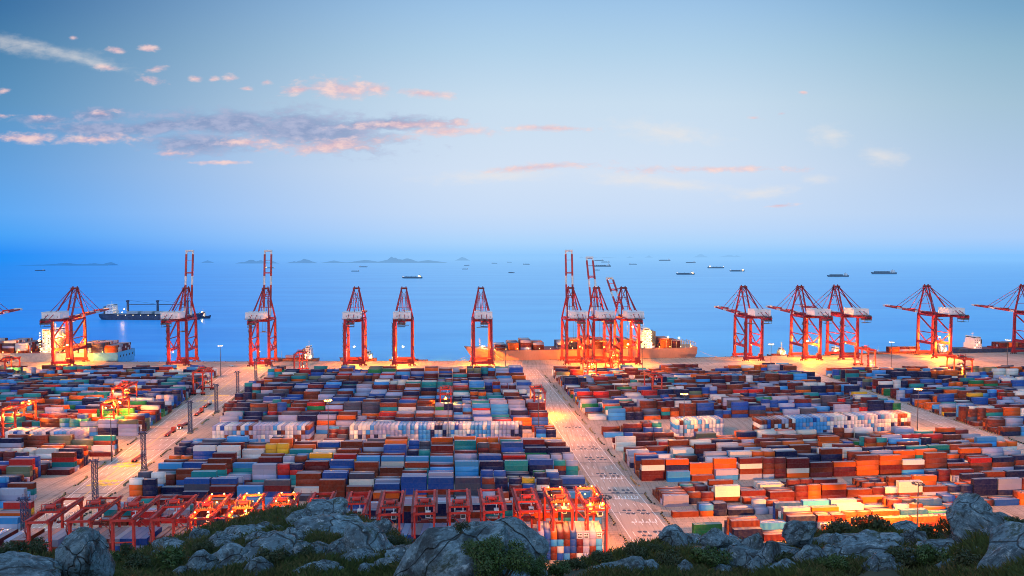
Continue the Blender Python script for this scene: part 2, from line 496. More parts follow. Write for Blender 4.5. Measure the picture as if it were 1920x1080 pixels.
# crossing stop lines between the stacks
for rd in EDGE:
    for y in range(330, 740, 27):
        x0, x1 = edge_x(rd, 0, y), edge_x(rd, 1, y)
        if RND.random() < .6:
            dark.poly([(x0 - 2, y, .010), (x1 + 2, y, .010), (x1 + 2, y + .5, .010), (x0 - 2, y + .5, .010)])
structure(white.build('white_road_markings', M_WPAINT)); structure(yellow.build('yellow_road_markings', M_YPAINT)); structure(dark.build('dark_road_patches', M_DPAINT))
# crane rails on the quay
rail = MB()
for off in (14.0, 44.0):
    for p, q in zip(edge[:-1], edge[1:]):
        rail.beam(p + Vector((0, -off, .02)), q + Vector((0, -off, .02)), .4, .04)
structure(rail.build('crane_rails', M_DPAINT))
# black and yellow wheel stops along the road sides
m, t = new_mat('hazard_kerb')
pos = t.n('ShaderNodeNewGeometry').outputs['Position']
wv = t.n('ShaderNodeTexWave', i_Vector=t.mapping(pos, scale=(1, 1, 0)), i_Scale=.16); wv.bands_direction = 'Y'
b = t.n('ShaderNodeBsdfPrincipled', i_Base_Color=t.mix(t.maprange(wv.outputs[0], .48, .52), (.02, .02, .02, 1), (.32, .24, .10, 1)), i_Roughness=.8)
t.n('ShaderNodeOutputMaterial', i_0=b); M_HAZ = m
kb = MB()
for rd, side, sgn in (('central', 0, -1), ('central', 1, 1), ('left', 0, -1), ('left', 1, 1), ('right', 1, 1)):
    for k in range(16):
        y0 = 288 + k * 27.0
        for j in range(9):
            y = y0 + j * 1.9
            x = edge_x(rd, side, y) + sgn * (2.2 + (.9 if j in (0, 8) else 0))
            kb.quad_box((x, y, .28), .7, 1.1, .56)
structure(kb.build('wheel_stop_kerbs', M_HAZ))
# ------------------------------------------------------------------ the hillside under the camera
RIDGE = [(-900, 1080, 60), (-200, 1052, 60), (0, 1036, 60), (60, 1040, 60), (200, 1046, 62), (260, 1034, 66), (330, 1008, 74), (400, 986, 80), (470, 968, 84), (540, 952, 86), (585, 948, 86),
         (640, 958, 84), (690, 974, 80), (730, 994, 74), (780, 1024, 66), (830, 1062, 58), (900, 1082, 52), (1000, 1086, 52), (1060, 1066, 56), (1100, 1054, 60), (1160, 1032, 66), (1210, 1018, 70),
         (1290, 1010, 74), (1380, 1018, 74), (1440, 1030, 72), (1480, 1024, 72), (1520, 1002, 74), (1580, 990, 76), (1640, 988, 76), (1700, 1002, 72), (1760, 1006, 70), (1800, 990, 68), (1840, 972, 66), (1870, 980, 64), (1920, 988, 60), (2120, 990, 60), (2800, 1000, 60)]
def ridge(px):
    for (a, ya, da), (b, yb, db) in zip(RIDGE[:-1], RIDGE[1:]):
        if a <= px <= b:
            f = (px - a) / (b - a); f = f * f * (3 - 2 * f)
            return lerp(ya, yb, f), lerp(da, db, f)
    return 1080, 60
NC, NRW = 260, 90
hv, hf = [], []
for i in range(NC + 1):
    px = -860 + (2760 + 860) * i / NC
    yr, dr = ridge(max(-899, min(2799, px)))
    zr = zat(yr, dr)
    for j in range(NRW + 1):
        f = j / NRW
        if f < .62:
            g = f / .62
            Yd = lerp(9, dr, g)
            # sight-line row sinks from the ridge to well under the frame near the feet
            row = lerp(1500, yr, 1 - (1 - g) ** 2.4)
            z = zat(row, Yd)
            damp = min(1, (1 - g) * 5)
            n = noise.fractal(Vector((px * .011, Yd * .16, 3.1)), 1.0, 2.0, 5) * .9 + noise.fractal(Vector((px * .035, Yd * .45, 8.7)), 1.0, 2.0, 3) * .28
            z += n * (.35 + .65 * damp) * Yd * .012
        else:
            g = (f - .62) / .38
            Yd = dr + g * 95
            z = max(-2.0, zr - g * 95 * 1.35 - 1.5 * math.sin(g * 3) + noise.fractal(Vector((px * .02, Yd * .1, 1)), 1.0, 2.0, 4) * 2.5 * min(1, g * 6))
        p = along(px, Yd, z)
        hv.append((p.x, Yd, z))
for i in range(NC):
    for j in range(NRW):
        a = i * (NRW + 1) + j
        hf.append((a, a + NRW + 1, a + NRW + 2, a + 1))
m, t = new_mat('hill_soil')
pos = t.n('ShaderNodeNewGeometry').outputs['Position']
n1 = t.noise(pos, .35, 5, .6); n2 = t.noise(pos, 2.5, 4, .6)
c = t.mix(t.maprange(n1, .35, .65), (.014, .022, .009, 1), (.035, .036, .015, 1))
c = t.mix(t.math('MULTIPLY', t.maprange(n2, .4, .75), .5), c, (.05, .045, .022, 1))
b = t.n('ShaderNodeBsdfPrincipled', i_Base_Color=c, i_Roughness=.95)
t.n('ShaderNodeBump', i_Strength=.6, i_Distance=.3, i_Height=n2)
t.n('ShaderNodeOutputMaterial', i_0=b); M_SOIL = m
me = bpy.data.meshes.new('hillside'); me.from_pydata(hv, [], hf); me.materials.append(M_SOIL); me.update()
me.polygons.foreach_set('use_smooth', [True] * len(me.polygons))
hill = structure(put('hillside', me))
HILL = BVHTree.FromPolygons(hv, hf)
def on_hill(px, py):
    hit = HILL.ray_cast(Vector((0, 0, H)), ray(px, py).normalized())
    return hit[0], hit[1]
# ------------------------------------------------------------------ shipping containers
COLORS = {   # name: (linear colour, weight)
    'rust': ((.15, .026, .013), 17), 'maroon': ((.10, .010, .014), 16), 'navy': ((.005, .009, .055), 19), 'blue': ((.010, .065, .30), 10),
    'sky-blue': ((.035, .25, .58), 8), 'grey': ((.28, .30, .44), 14.5), 'white': ((.60, .58, .57), 5), 'orange': ((.55, .09, .010), 5.5),
    'teal': ((.006, .19, .22), 6), 'green': ((.008, .15, .05), 1.7), 'red': ((.42, .018, .018), 4), 'yellow': ((.62, .33, .02), 1.0), 'olive': ((.13, .14, .09), 1.8), 'slate': ((.05, .055, .09), 6)}
CN = list(COLORS); CW = [COLORS[k][1] for k in CN]
REEF = (['white'] * 9 + ['grey'] * 8 + ['sky-blue'] * 4 + ['navy', 'blue', 'rust'])
BOX = []     # cx, cy, cz, length, height, angle, colour, end-on?, label fields
rb = random.Random(11)
def jcol(name):
    c = COLORS[name][0]
    k = rb.uniform(.82, 1.16)
    return tuple(max(.004, min(.8, x * k * rb.uniform(.94, 1.06))) for x in c)
def ordinal(n):
    w_ = ['zeroth', 'first', 'second', 'third', 'fourth', 'fifth', 'sixth', 'seventh', 'eighth', 'ninth', 'tenth', 'eleventh', 'twelfth', 'thirteenth', 'fourteenth', 'fifteenth', 'sixteenth', 'seventeenth', 'eighteenth', 'nineteenth']
    tens = {2: 'twent', 3: 'thirt', 4: 'fort', 5: 'fift', 6: 'sixt', 7: 'sevent'}
    if n < 20: return w_[n]
    a, b = divmod(n, 10)
    if a > 7: return '%dth' % n
    return tens[a] + ('ieth' if b == 0 else 'y-' + w_[b])
def add_box(x, y, z, L, hgt, ang, name, info):
    BOX.append((x, y, z + hgt / 2, L, hgt, ang, name, jcol(name), info))

def stack_field(yard, road, from_left, x_left, x_right, groups, ang, seed, mixw=None, rows_dx=-.1, empty=.05, g0=0):
    """x_left / x_right: functions of y giving the edges of the yard; groups: (y of front row at the reference edge, number of rows, tallest)"""
    rg = random.Random(seed)
    ux, uy = math.cos(ang), math.sin(ang)
    pitch = 13.0
    W = mixw or CW
    for gi, (y0, nr, tall) in enumerate(groups):
        yref = y0
        xl, xr = x_left(yref), x_right(yref)
        n = max(1, int((xr - xl) / pitch))
        twenty = [rg.random() < .2 for _ in range(n)]
        trend = [rg.choice([tall - 1, tall, tall, tall]) for _ in range(n)]
        # within a block the stacks stand in ridges: a tall row, then two or three low ones
        phase, per = [], []
        while len(phase) < n:
            p_, q_ = rg.randrange(0, 4), rg.choice([3, 4, 4, 5])
            for _ in range(rg.randint(2, 5)): phase.append(p_); per.append(q_)
        low = [rg.choice([1, 1, 2, 2]) for _ in range(n)]
        prev = {}
        for r in range(nr):
            run = None
            yb = yref + r * 2.62
            dx = rows_dx * r * 2.62
            for k in range(n):
                kk = k if from_left else n - 1 - k
                off = (k + .5) * pitch if from_left else (xr - xl) - (kk_ := (n - 1 - k) + .5) * pitch
                cx, cy = xl + dx + off * ux, yb + off * uy
                if not from_left:                  # measured back from the right-hand edge
                    cx = xr + dx - ((n - 1 - k) + .5) * pitch * ux
                    cy = yb + ((xr - xl) - ((n - 1 - k) + .5) * pitch) * uy
                if cx > x_right(cy) + 2: continue
                if rg.random() < empty: hgt_n = rg.choice([0, 1])
                else:
                    hgt_n = trend[k] + rg.choice([-1, 0, 0, 0, 0]) if ((r + phase[k]) % per[k] == 0 or r == nr - 1) else low[k] + rg.choice([-1, 0, 0, 0, 1])
                hgt_n = max(0, min(tall, hgt_n))
                halves = ((-3.19, 'left-half'), (3.19, 'right-half')) if twenty[k] else ((0, ''),)
                for sx, half in halves:
                    z = 0.0
                    last = prev.get((k, sx))
                    for tier in range(hgt_n):
                        if last is not None and rg.random() < .40: nm = last
                        elif run is not None and rg.random() < .34: nm = run
                        else: nm = rg.choices(CN, W)[0]
                        last = nm
                        hh = 2.59 if rg.random() < .6 else 2.86
                        add_box(cx + sx * ux, cy + sx * uy, z, 12.19 if not half else 6.06, hh, ang, nm,
                                (yard, road, (n - k) if not from_left else k + 1, r + 1, gi + 1 + g0, tier + 1, hgt_n, half))
                        z += hh + .02
                    prev[(k, sx)] = last if rg.random() < .7 else None
                    run = last

FGC = ['sky-blue'] * 4 + ['blue'] * 3 + ['maroon'] * 3 + ['grey'] * 4 + ['rust'] * 3 + ['orange'] * 2 + ['white', 'navy']
def reefer_wall(yard, where, p_left, p_right, ang, seed, tiers=4, dip=None, REEF=REEF):
    """containers standing end-on to the hill, side by side"""
    rg = random.Random(seed)
    d = p_right - p_left; L = d.length; d.normalize()
    n = int(L / 2.52)
    block = None
    for k in range(n):
        p = p_left + d * ((k + .5) * 2.52)
        ht = tiers
        if dip and rg.random() < dip: ht = tiers - 1
        if k % 5 == 0 or block is None: block = rg.choice(REEF)
        z = 0
        for tier in range(ht):
            nm = block if rg.random() < .45 else rg.choice(REEF)
            add_box(p.x - .1 * 6 , p.y + 6.1, z, 12.19, 2.72, math.pi / 2 + ang, nm, (yard, where, k + 1, 0, 0, tier + 1, ht, ''))
            z += 2.74

# yard edges, surveyed from the ground corners of the stacks
def edge_fn(p, q):
    a, b = ground(*p), ground(*q)
    k = (b.x - a.x) / (b.y - a.y)
    return lambda y: a.x + k * (y - a.y)
M_L, M_R = edge_fn((247, 925), (509, 701)), edge_fn((1089, 910), (972, 701))
R_L, R_R = edge_fn((1204, 905), (1079, 757)), edge_fn((1735, 787), (1590, 735))
RR_L = edge_fn((1877, 817), (1585, 717))
L_R = edge_fn((207, 857), (359, 740))
def yy(px, py): return ground(px, py).y
# middle yard, between the left and the central road
gm = [(yy(960, 984), 3, 3), (yy(960, 946), 7, 4)]
gm += [(yy(1085, 909), 8, 4), (yy(1075, 882), 8, 5), (yy(1056, 855), 4, 3)]
yb_reef = yy(980, 831)
yb = yb_reef + 24
while yb < 684:
    gm.append((yb, 8, 4 if len(gm) % 3 else 5)); yb += 26.5
A1 = R(.6)
def shift(fn, d): return lambda y: fn(y) + d
stack_field('middle yard', 'central road', False, M_L, M_R, gm[:5], A1, 3)
stack_field('middle yard', 'central road', False, M_L, M_R, gm[5:], A1, 33, g0=6)
# end-on wall in the middle yard
def gpt(px, Yv): return along(px, Yv, 0)
reefer_wall('middle yard', 'western end-on wall of the middle yard', gpt(400, yb_reef - 1), gpt(588, yb_reef), 0, 21, 4)
reefer_wall('middle yard', 'eastern end-on wall of the middle yard', gpt(658, yb_reef), gpt(984, yb_reef + 2), 0, 22, 4)
stack_field('between walls', 'central road', False, lambda y: gpt(600, y).x, lambda y: gpt(652, y).x, [(yb_reef + 1, 4, 4)], A1, 31)
stack_field('middle yard', 'central road', False, lambda y: gpt(992, y).x, M_R, [(yb_reef + 1, 5, 3)], A1, 32, g0=5)
# foreground end-on row under the red gantries
yf0, yf1 = 270.0, 279.0
reefer_wall('foreground row', 'foreground row under the red gantries', gpt(-40, yf0), gpt(1140, yf1), 0, 23, 4, .06, FGC)
# left yard
gl = [(yy(100, 915), 8, 4), (yy(140, 890), 8, 4), (yy(190, 858), 5, 4)]
yl_reef = yy(100, 834)
yb = yl_reef + 22
while yb < 684:
    gl.append((yb, 8, 4)); yb += 26.5
lx = lambda y: -.78 * y
stack_field('left foot', 'left road', False, lambda y: gpt(-70, y).x, lambda y: gpt(38, y).x, [(yy(10, 992), 5, 3), (yy(10, 955), 6, 4)], R(.4), 51)
def L_edge(y): return L_R(y) if y > 400 else L_R(400) + (y - 400) * .55
stack_field('left yard', 'left road', False, lx, L_edge, gl, R(.4), 5)
reefer_wall('left yard', 'end-on wall of the left yard', gpt(12, yl_reef), gpt(152, yl_reef), 0, 24, 3)
# right yard
WR = [CW[i] * (1.5 if n in ('rust', 'maroon', 'orange', 'white', 'slate') else 1.0) for i, n in enumerate(CN)]
gr = [(yy(1257, 969), 2, 2), (yy(1240, 949), 7, 3), (yy(1204, 904), 7, 4), (yy(1180, 879), 7, 4), (yy(1154, 847), 5, 3)]
A2 = R(5.6)
yr_reef = yy(1126, 817)
gr2 = [(yr_reef - 4, 4, 3)]
yb = yy(1105, 790) + 2
while yb < 688:
    gr2.append((yb, 8, 4 if len(gr2) % 2 else 3)); yb += 27.0
rright = lambda y: min(R_R(y), .76 * y + 12)
WF = [w_ * (2.4 if n in ('orange', 'white') else 1.6 if n == 'rust' else .7 if n in ('teal', 'green', 'olive') else 1.0) for w_, n in zip(WR, CN)]
stack_field('right yard', 'central road', True, shift(R_L, 0), rright, gr, A2, 7, WF, empty=.07)
stack_field('right yard', 'central road', True, R_L, lambda y: min(rright(y), gpt(1250, y).x), gr2[:1], A2, 8, WR, g0=5)
stack_field('right yard', 'central road', True, R_L, rright, gr2[1:], A2, 9, WR, empty=.06, g0=6)
pA, pB = ground(1267, 821), ground(1362, 817)
reefer_wall('right yard', 'western end-on wall of the right yard', pA, pB, A2, 25, 4)
pA, pB = ground(1425, 820), ground(1712, 805)
reefer_wall('right yard', 'eastern end-on wall of the right yard', pA, pB, A2, 26, 4)
# loose stacks at the foot of the hill
gf = [(yy(1310, 1008), 1, 2), (yy(1372, 1014), 3, 3)]
stack_field('hill-foot stacks', 'central road', True, lambda y: gpt(1372, y).x, lambda y: .72 * y, [(yy(1372, 1016), 4, 3)], A2, 12, WF, empty=.2)
stack_field('second foot', 'central road', True, lambda y: gpt(1470, y).x, lambda y: .71 * y, [(yy(1480, 991), 5, 3)], A2, 13, WF, empty=.16)
g0 = ground(1352, 1004)
add_box(g0.x - 6, g0.y, 0, 12.19, 2.59, A2, 'green', ('hill foot', 'central road', 1, 1, 1, 1, 2, ''))
add_box(g0.x - 6, g0.y, 2.61, 12.19, 2.59, A2, 'green', ('hill foot', 'central road', 1, 1, 1, 2, 2, ''))
# far right yard
grr = []
yb = yy(1877, 817)
while yb < 715:
    grr.append((yb, 7, 4 if len(grr) % 2 else 3)); yb += 27.0
stack_field('far right yard', 'right road', True, RR_L, lambda y: .80 * y, grr, A2, 10, WR, empty=.08)

SHIP_BOXES = []                 # filled by the ships, before the merge

def cont_shader(name, individual):
    m, t = new_mat(name)
    if individual:
        col = t.n('ShaderNodeObjectInfo').outputs['Color']
    else:
        a = t.n('ShaderNodeAttribute'); a.attribute_name = 'Col'; col = a.outputs['Color']
    uvn = t.n('ShaderNodeUVMap'); uvn.uv_map = 'UVMap'
    s = t.n('ShaderNodeSeparateXYZ', i_0=uvn.outputs[0])
    geo = t.n('ShaderNodeNewGeometry')
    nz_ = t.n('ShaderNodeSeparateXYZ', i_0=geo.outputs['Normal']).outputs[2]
    pos = geo.outputs['Position']
    n1 = t.noise(pos, .9, 4, .6); n2 = t.noise(t.mapping(pos, scale=(1.3, 1.3, .25)), 1.6, 4, .65)
    c = t.mix(t.math('MULTIPLY', t.maprange(n1, .35, .7), .22), col, t.mix(.4, col, (.25, .22, .20, 1)))
    c = t.mix(t.math('MULTIPLY', t.maprange(n2, .55, .78), .28), c, (.05, .025, .018, 1))
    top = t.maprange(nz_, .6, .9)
    c = t.mix(t.math('MULTIPLY', top, .46), c, (.44, .44, .50, 1))  # upward faces paled in the colour itself, like roofs under sky light
    # frame edges: posts and rails
    ex = t.math('MINIMUM', s.outputs[0], t.math('SUBTRACT', 1.0, s.outputs[0]))
    ey = t.math('MINIMUM', s.outputs[1], t.math('SUBTRACT', 1.0, s.outputs[1]))
    fr = t.math('MAXIMUM', t.maprange(ex, .012, .02, 1, 0), t.maprange(ey, .04, .07, 1, 0))
    c = t.mix(t.math('MULTIPLY', fr, .5), c, t.mix(.6, c, (.02, .02, .02, 1)))
    corr = t.math('SINE', t.math('MULTIPLY', s.outputs[0], 150.0))
    bmp = t.n('ShaderNodeBump', i_Strength=.5, i_Distance=.04, i_Height=corr)
    b = t.n('ShaderNodeBsdfPrincipled', i_Base_Color=c, i_Roughness=.55, i_Normal=bmp)
    b.inputs['Specular IOR Level'].default_value = .15
    t.n('ShaderNodeOutputMaterial', i_0=b)
    return m
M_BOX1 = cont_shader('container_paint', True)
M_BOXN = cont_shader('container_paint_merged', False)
# ------------------------------------------------------------------ ship-to-shore quay cranes
m, t = new_mat('boom_paint')
co = t.n('ShaderNodeTexCoord').outputs['Object']
yb_ = t.n('ShaderNodeSeparateXYZ', i_0=co).outputs[1]
band = t.math('GREATER_THAN', t.math('SINE', t.math('MULTIPLY', t.math('ADD', yb_, 3.0), 2 * math.pi / 34.0)), .62)
nn_ = t.noise(co, .5, 4)
c = t.mix(band, (.40, .028, .022, 1), (.62, .60, .58, 1))
c = t.mix(t.math('MULTIPLY', t.maprange(nn_, .45, .75), .35), c, (.08, .04, .03, 1))
b = t.n('ShaderNodeBsdfPrincipled', i_Base_Color=c, i_Roughness=.5)
t.n('ShaderNodeOutputMaterial', i_0=b); M_BOOM = m

LX, GA = 9.3, 30.0          # half leg spacing along the quay, rail gauge
ZG = 50.0                   # girder level
def sts_parts():
    P = []
    def add(name, mb, mats, loc=(0, 0, 0)): P.append((name, mb.mesh(name, mats), loc))
    for y in (0, GA):
        for s in (-1, 1):
            mb = MB(); mb.beam((0, 0, 4.2), (0, 0, 49.2), 2.8, 2.4, 2.3, 2.1)
            for z in (10, 20, 30, 40): mb.quad_box((0, 0, z), 2.86, 2.5, .25)
            add('leg', mb, M_RED, (s * LX, y, 0))
            mb = MB(); mb.quad_box((0, 0, 2.15), 4.2, 1.2, 1.1)
            for k in (-1, 1):
                mb.quad_box((k * 2.5, 0, 1.25), 3.2, 1.1, .7)
            add('bogie', mb, M_REDDARK, (s * LX, y, 0))
            for k in (-3.5, -1.5, 1.5, 3.5):
                mb = MB(); mb.tube((0, -.35, .46), (0, .35, .46), .46, n=10)
                add('wheel', mb, M_MACH, (s * LX + k, y, 0))
        mb = MB(); mb.quad_box((0, y, 3.6), 23.5, 2.0, 2.6)
        for k in range(-5, 6): mb.quad_box((k * 2.1, y, 3.6), .12, 2.08, 2.68)
        add('sill_beam', mb, M_RED)
        mb = MB(); mb.quad_box((0, y, 48.3), 2 * LX + .2, 1.5, 2.3); add('cross_beam', mb, M_RED)
    for s in (-1, 1):
        x = s * LX
        mb = MB(); mb.quad_box((x, GA / 2, 16.5), 1.8, GA - 2.5, 2.7)
        mb.quad_box((x, GA / 2, 17.95), 2.3, GA - 2.6, .12)
        add('portal_beam', mb, M_RED)
        mb = MB(); mb.quad_box((x, GA / 2, 48.2), 1.3, GA - 1.7, 1.9); add('side_beam', mb, M_RED)
        mb = MB()
        mb.beam((x, GA - 1, 47), (x, 1, 29.5), 1.15)
        mb.beam((x, GA - 1, 28.5), (x, 1, 28.5), .9)
        mb.beam((x, GA - 1, 27.8), (x, GA / 2, 17.9), .85)
        mb.beam((x, 1, 27.8), (x, GA / 2 + .4, 17.9), .85)
        add('side_brace', mb, M_RED)
        mb = MB(); mb.beam((x, GA, 49.4), (s * 2.7, GA + .5, 80.5), 1.6, 1.5, 1.1, 1.1); add('apex_leg', mb, M_RED)
        mb = MB(); mb.beam((x, 0, 49.4), (s * 2.7, GA - 1.5, 80.3), 1.35, 1.3, .95, .95)
        add('apex_leg', mb, M_RED)
        mb = MB(); mb.tube((s * 2.6, GA - 1.5, 80.4), (s * 2.6, -31, 51.4), .36, n=6); add('backstay', mb, M_RED)
        mb = MB(); mb.beam((s * 2.9, GA + .5, 80.0), (s * 2.7, 17, 50.6), .42); add('inner_stay', mb, M_REDDARK)
    mb = MB(); mb.quad_box((0, GA - .5, 81), 7.0, 3.6, 1.5); mb.quad_box((0, GA - .5, 80.0), 8.6, 4.4, .2)
    for k in (-2.2, 2.2): mb.tube((k - .4, GA + .5, 82.2), (k + .4, GA + .5, 82.2), .9, n=10)
    for k in (-4.2, 4.2):
        for y in (GA - 2.6, GA + 1.6): mb.beam((k, y, 80), (k, y, 81.3), .09)
        mb.beam((k, GA - 2.6, 81.3), (k, GA + 1.6, 81.3), .09)
    add('apex_head', mb, M_REDDARK)
    mb = MB()
    for z in (60, 70):
        f = (z - 49.4) / 31.1; xx = lerp(LX, 2.7, f); mb.beam((-xx, GA + .5 * f, z), (xx, GA + .5 * f, z), .5)
    mb.beam((-6.9, GA, 60), (2.9, GA, 79), .35); mb.beam((6.9, GA, 60), (-2.9, GA, 79), .35)
    add('apex_tie', mb, M_RED)
    mb = MB()
    for s in (-1, 1): mb.quad_box((s * 2.7, -1.5, ZG), 1.2, 69, 2.5)
    for k in range(-35, 33, 6): mb.quad_box((0, k, ZG), 4.4, .5, .9)
    for s in (-1, 1):
        mb.quad_box((s * 3.8, -1.5, ZG + .2), 1.0, 68, .08)
        for k in range(-35, 33, 4): mb.beam((s * 4.25, k, ZG + .2), (s * 4.25, k, ZG + 1.3), .07)
        mb.beam((s * 4.25, -35, ZG + 1.3), (s * 4.25, 32, ZG + 1.3), .08)
    add('girder', mb, M_RED)
    mb = MB(); mb.quad_box((0, -31, ZG - 2.1), 8, 8, 1.6); mb.quad_box((-2, -30, ZG + 1.8), 3, 4, 1.9); mb.quad_box((2.2, -33, ZG + 1.6), 2.4, 2.2, 1.3)
    for k in (-1, 1):
        mb.tube((k * 2.8 - .5, -34.5, ZG + 1.6), (k * 2.8 + .5, -34.5, ZG + 1.6), 1.0, n=10)
        mb.beam((k * 3.6, -27, ZG - 2), (k * 3.6, -27, ZG - 5.5), .2); mb.beam((k * 3.6, -34, ZG - 2), (k * 3.6, -34, ZG - 5.5), .2)
        mb.beam((k * 3.6, -34.2, ZG - 5.5), (k * 3.6, -26.8, ZG - 5.5), .25)
    mb.quad_box((0, -30.5, ZG - 5.4), 7.2, 7.4, .15)
    add('rear_platform', mb, M_MACH)
    mb = MB(); mb.quad_box((0, -12, 55), 17.6, 19, 6.8, mat=0)
    mb.quad_box((0, -12, 58.5), 18.2, 19.6, .25, mat=0)
    for k in range(-4, 5): mb.quad_box((k * 2.05, -12, 58.75), .3, 19, .22, mat=0)
    add('machinery_house', mb, [M_WHITE])
    for k, (xx, zz, ww, hh) in enumerate(((-5, 54.6, 1.0, 1.1), (-1, 55.9, 1.2, .5), (3, 55.9, 1.2, .5), (6.5, 53.5, .9, 1.9))):
        mb = MB(); mb.quad_box((xx, -21.55, zz), ww, .12, hh); add('vent', mb, M_STEEL)
    mb = MB(); mb.quad_box((0, -12, 51.45), 19, 20.5, .25)
    for s in (-1, 1):
        for k in range(-22, 0, 3): mb.beam((s * 9.4, k, 51.5), (s * 9.4, k, 52.6), .07)
        mb.beam((s * 9.4, -22, 52.6), (s * 9.4, -2, 52.6), .08)
    for k in range(-9, 10, 3): mb.beam((k, -22.1, 51.5), (k, -22.1, 52.6), .07)
    mb.beam((-9.4, -22.1, 52.6), (9.4, -22.1, 52.6), .08)
    add('house_deck', mb, M_REDDARK)
    mb = MB()
    for k in range(11):
        z = 4.5 + k * 4.1
        mb.quad_box((-LX - 1.7, -.4 + (.6 if k % 2 else -.6), z), 1.7, 1.8, .14)
        for yy_ in (-1.5, .9): mb.beam((-LX - 2.5, yy_, z), (-LX - 2.5, yy_, z + 1.1), .08)
        mb.beam((-LX - 2.5, -1.5, z + 1.1), (-LX - 2.5, .9, z + 1.1), .08)
        if k < 10: mb.beam((-LX - 1.7, -1.2 if k % 2 == 0 else 1.2, z), (-LX - 1.7, 1.2 if k % 2 == 0 else -1.2, z + 4.1), .7, .12)
    add('stair_tower', mb, M_MACH)
    mb = MB(); mb.quad_box((LX - 2.6, -2.2, 6.4), 4.2, 2.2, 3.4); mb.quad_box((LX - 2.6, -2.2, 8.2), 4.4, 2.4, .2)
    add('electrical_cabin', mb, M_REDDARK)
    return P
def boom_mesh():
    mb = MB()
    for s in (-1, 1): mb.beam((s * 3.4, 0, 0), (s * 3.4, 73, 0), 1.7, 2.2, 1.5, 1.7)
    for k in (2, 24, 47, 62): mb.quad_box((0, k, 0), 6.0, .4, .6)
    mb.quad_box((0, 72.5, .1), 8.6, 1.8, 2.3)
    for s in (-1, 1):
        for k in range(2, 70, 5): mb.beam((s * 4.5, k, 0), (s * 4.5, k, 1.2), .07)
        mb.beam((s * 4.5, 2, 1.2), (s * 4.5, 69, 1.2), .09); mb.beam((s * 4.5, 2, 0), (s * 4.5, 69, 0), .2)
    for k in (22, 48): mb.quad_box((0, k, 1.5), 7.6, .8, 1.0)
    return mb.mesh('boom', M_BOOM)
def trolley_parts(drop):
    P = []
    mb = MB(); mb.quad_box((0, 0, 0), 6.6, 5.5, 1.0); mb.quad_box((-1.2, .5, .9), 2.2, 2.4, 1.0); mb.quad_box((1.6, -.8, .8), 1.6, 1.6, .9)
    P.append(('trolley', mb.mesh('trolley', M_MACH), (0, 0, 0)))
    mb = MB(); mb.quad_box((0, 0, 0), 2.0, 2.4, 2.2, mat=0); mb.quad_box((0, 1.22, -.1), 1.7, .06, 1.3, mat=1); mb.quad_box((0, 0, 1.6), .5, .5, 1.2, mat=0)
    for s in (-1, 1): mb.quad_box((s * 1.02, 0, -.1), .06, 1.8, 1.2, mat=1)
    P.append(('operator_cab', mb.mesh('operator_cab', [M_WHITE, M_GLASS]), (2.2, 3.6, -2.2)))
    mb = MB()
    for sx in (-1, 1):
        for sy in (-1, 1): mb.tube((sx * 1.6, sy * 1.0, 0), (sx * 1.3, sy * .8, -drop), .07, n=4)
    P.append(('hoist_rope', mb.mesh('hoist_rope', M_CABLE), (0, 0, 0)))
    mb = MB(); mb.quad_box((0, 0, -drop), 12.0, .9, .6)
    for k in (-5.7, 5.7): mb.quad_box((k, 0, -drop - .1), .6, 2.4, .5)
    mb.quad_box((0, 0, -drop + .6), 3.4, 2.0, .8)
    P.append(('spreader', mb.mesh('spreader', M_MACH), (0, 0, 0)))
    return P
STS = sts_parts(); BOOM = boom_mesh()
BULB = MB().quad_box((0, 0, 0), .9, .5, .6).mesh('floodlight', M_SODIUM)
BULBHOT = MB().quad_box((0, 0, 0), 1.5, 1.0, 1.0).mesh('floodlight', M_SODIUM_HOT)
TROL = {}
HINGE = Vector((0, 33.3, ZG))
def sts(px, py, rz, boom_deg, label, lights=(), trolley_y=18, drop=14, hot=1.0, scale=1.0, loc=None):
    g = loc or ground(px, py)
    root = empty('quay_crane', label, 'crane', (g.x, g.y, 0), R(rz), 'red ship-to-shore cranes along the quay')
    for nm, me, lo in STS: put(nm, me, root, lo)
    put('boom', BOOM, root, tuple(HINGE), (R(boom_deg), 0, 0))
    def bp(k, dz=1.2):
        a = R(boom_deg); return HINGE + Vector((0, k * math.cos(a) - dz * math.sin(a), k * math.sin(a) + dz * math.cos(a)))
    for s in (-1, 1):
        for k in ((22, 48) if boom_deg < 50 else (22,)):
            mb = MB(); e = bp(k); mb.tube((s * 2.5, GA + 1.0, 80.6), (s * 3.2, e.y, e.z), .3 if boom_deg < 50 else .18, n=5)
            mb.build('forestay', M_RED, root)
    if drop not in TROL: TROL[drop] = trolley_parts(drop)
    for nm, me, lo in TROL[drop]: put(nm, me, root, (lo[0], lo[1] + trolley_y, lo[2] + ZG - 1.6))
    for (x, y, z, pw) in lights:
        z = z + 7 if z < 20 else z
        f = put('floodlight', BULBHOT if pw > 40000 else BULB, root, (x, y, z))
        lamp('floodlight_glow', (0, 0, -1.2), pw * hot * 4.8, parent=f, size=.3)
    return root
LOW = ((0, -1.5, 12, 60000), (4, 14, 15, 30000))
BASE1 = ((-5, -2, 9, 26000),)
sts(118, 686, 5.5, 2, 'red quay crane with lowered boom beside the blue-sterned ship', ((0, 10, 14, 70000), (3, -2, 9, 40000), (0, 26, 46, 20000)))
sts(334, 686, 5.5, 82, 'red quay crane with upright boom, in front of the dark cargo ship at sea', ((-4, -1.5, 8, 12000),))
sts(488, 687, 5.5, 82, 'red quay crane with upright boom, just right of the dark cargo ship', ((0, -2, 9, 22000),))
sts(664, 686, 5.8, 0, 'left one of the pair of slim frontal cranes with lowered booms', ((0, 3, 13, 55000),), 10, 2.5)
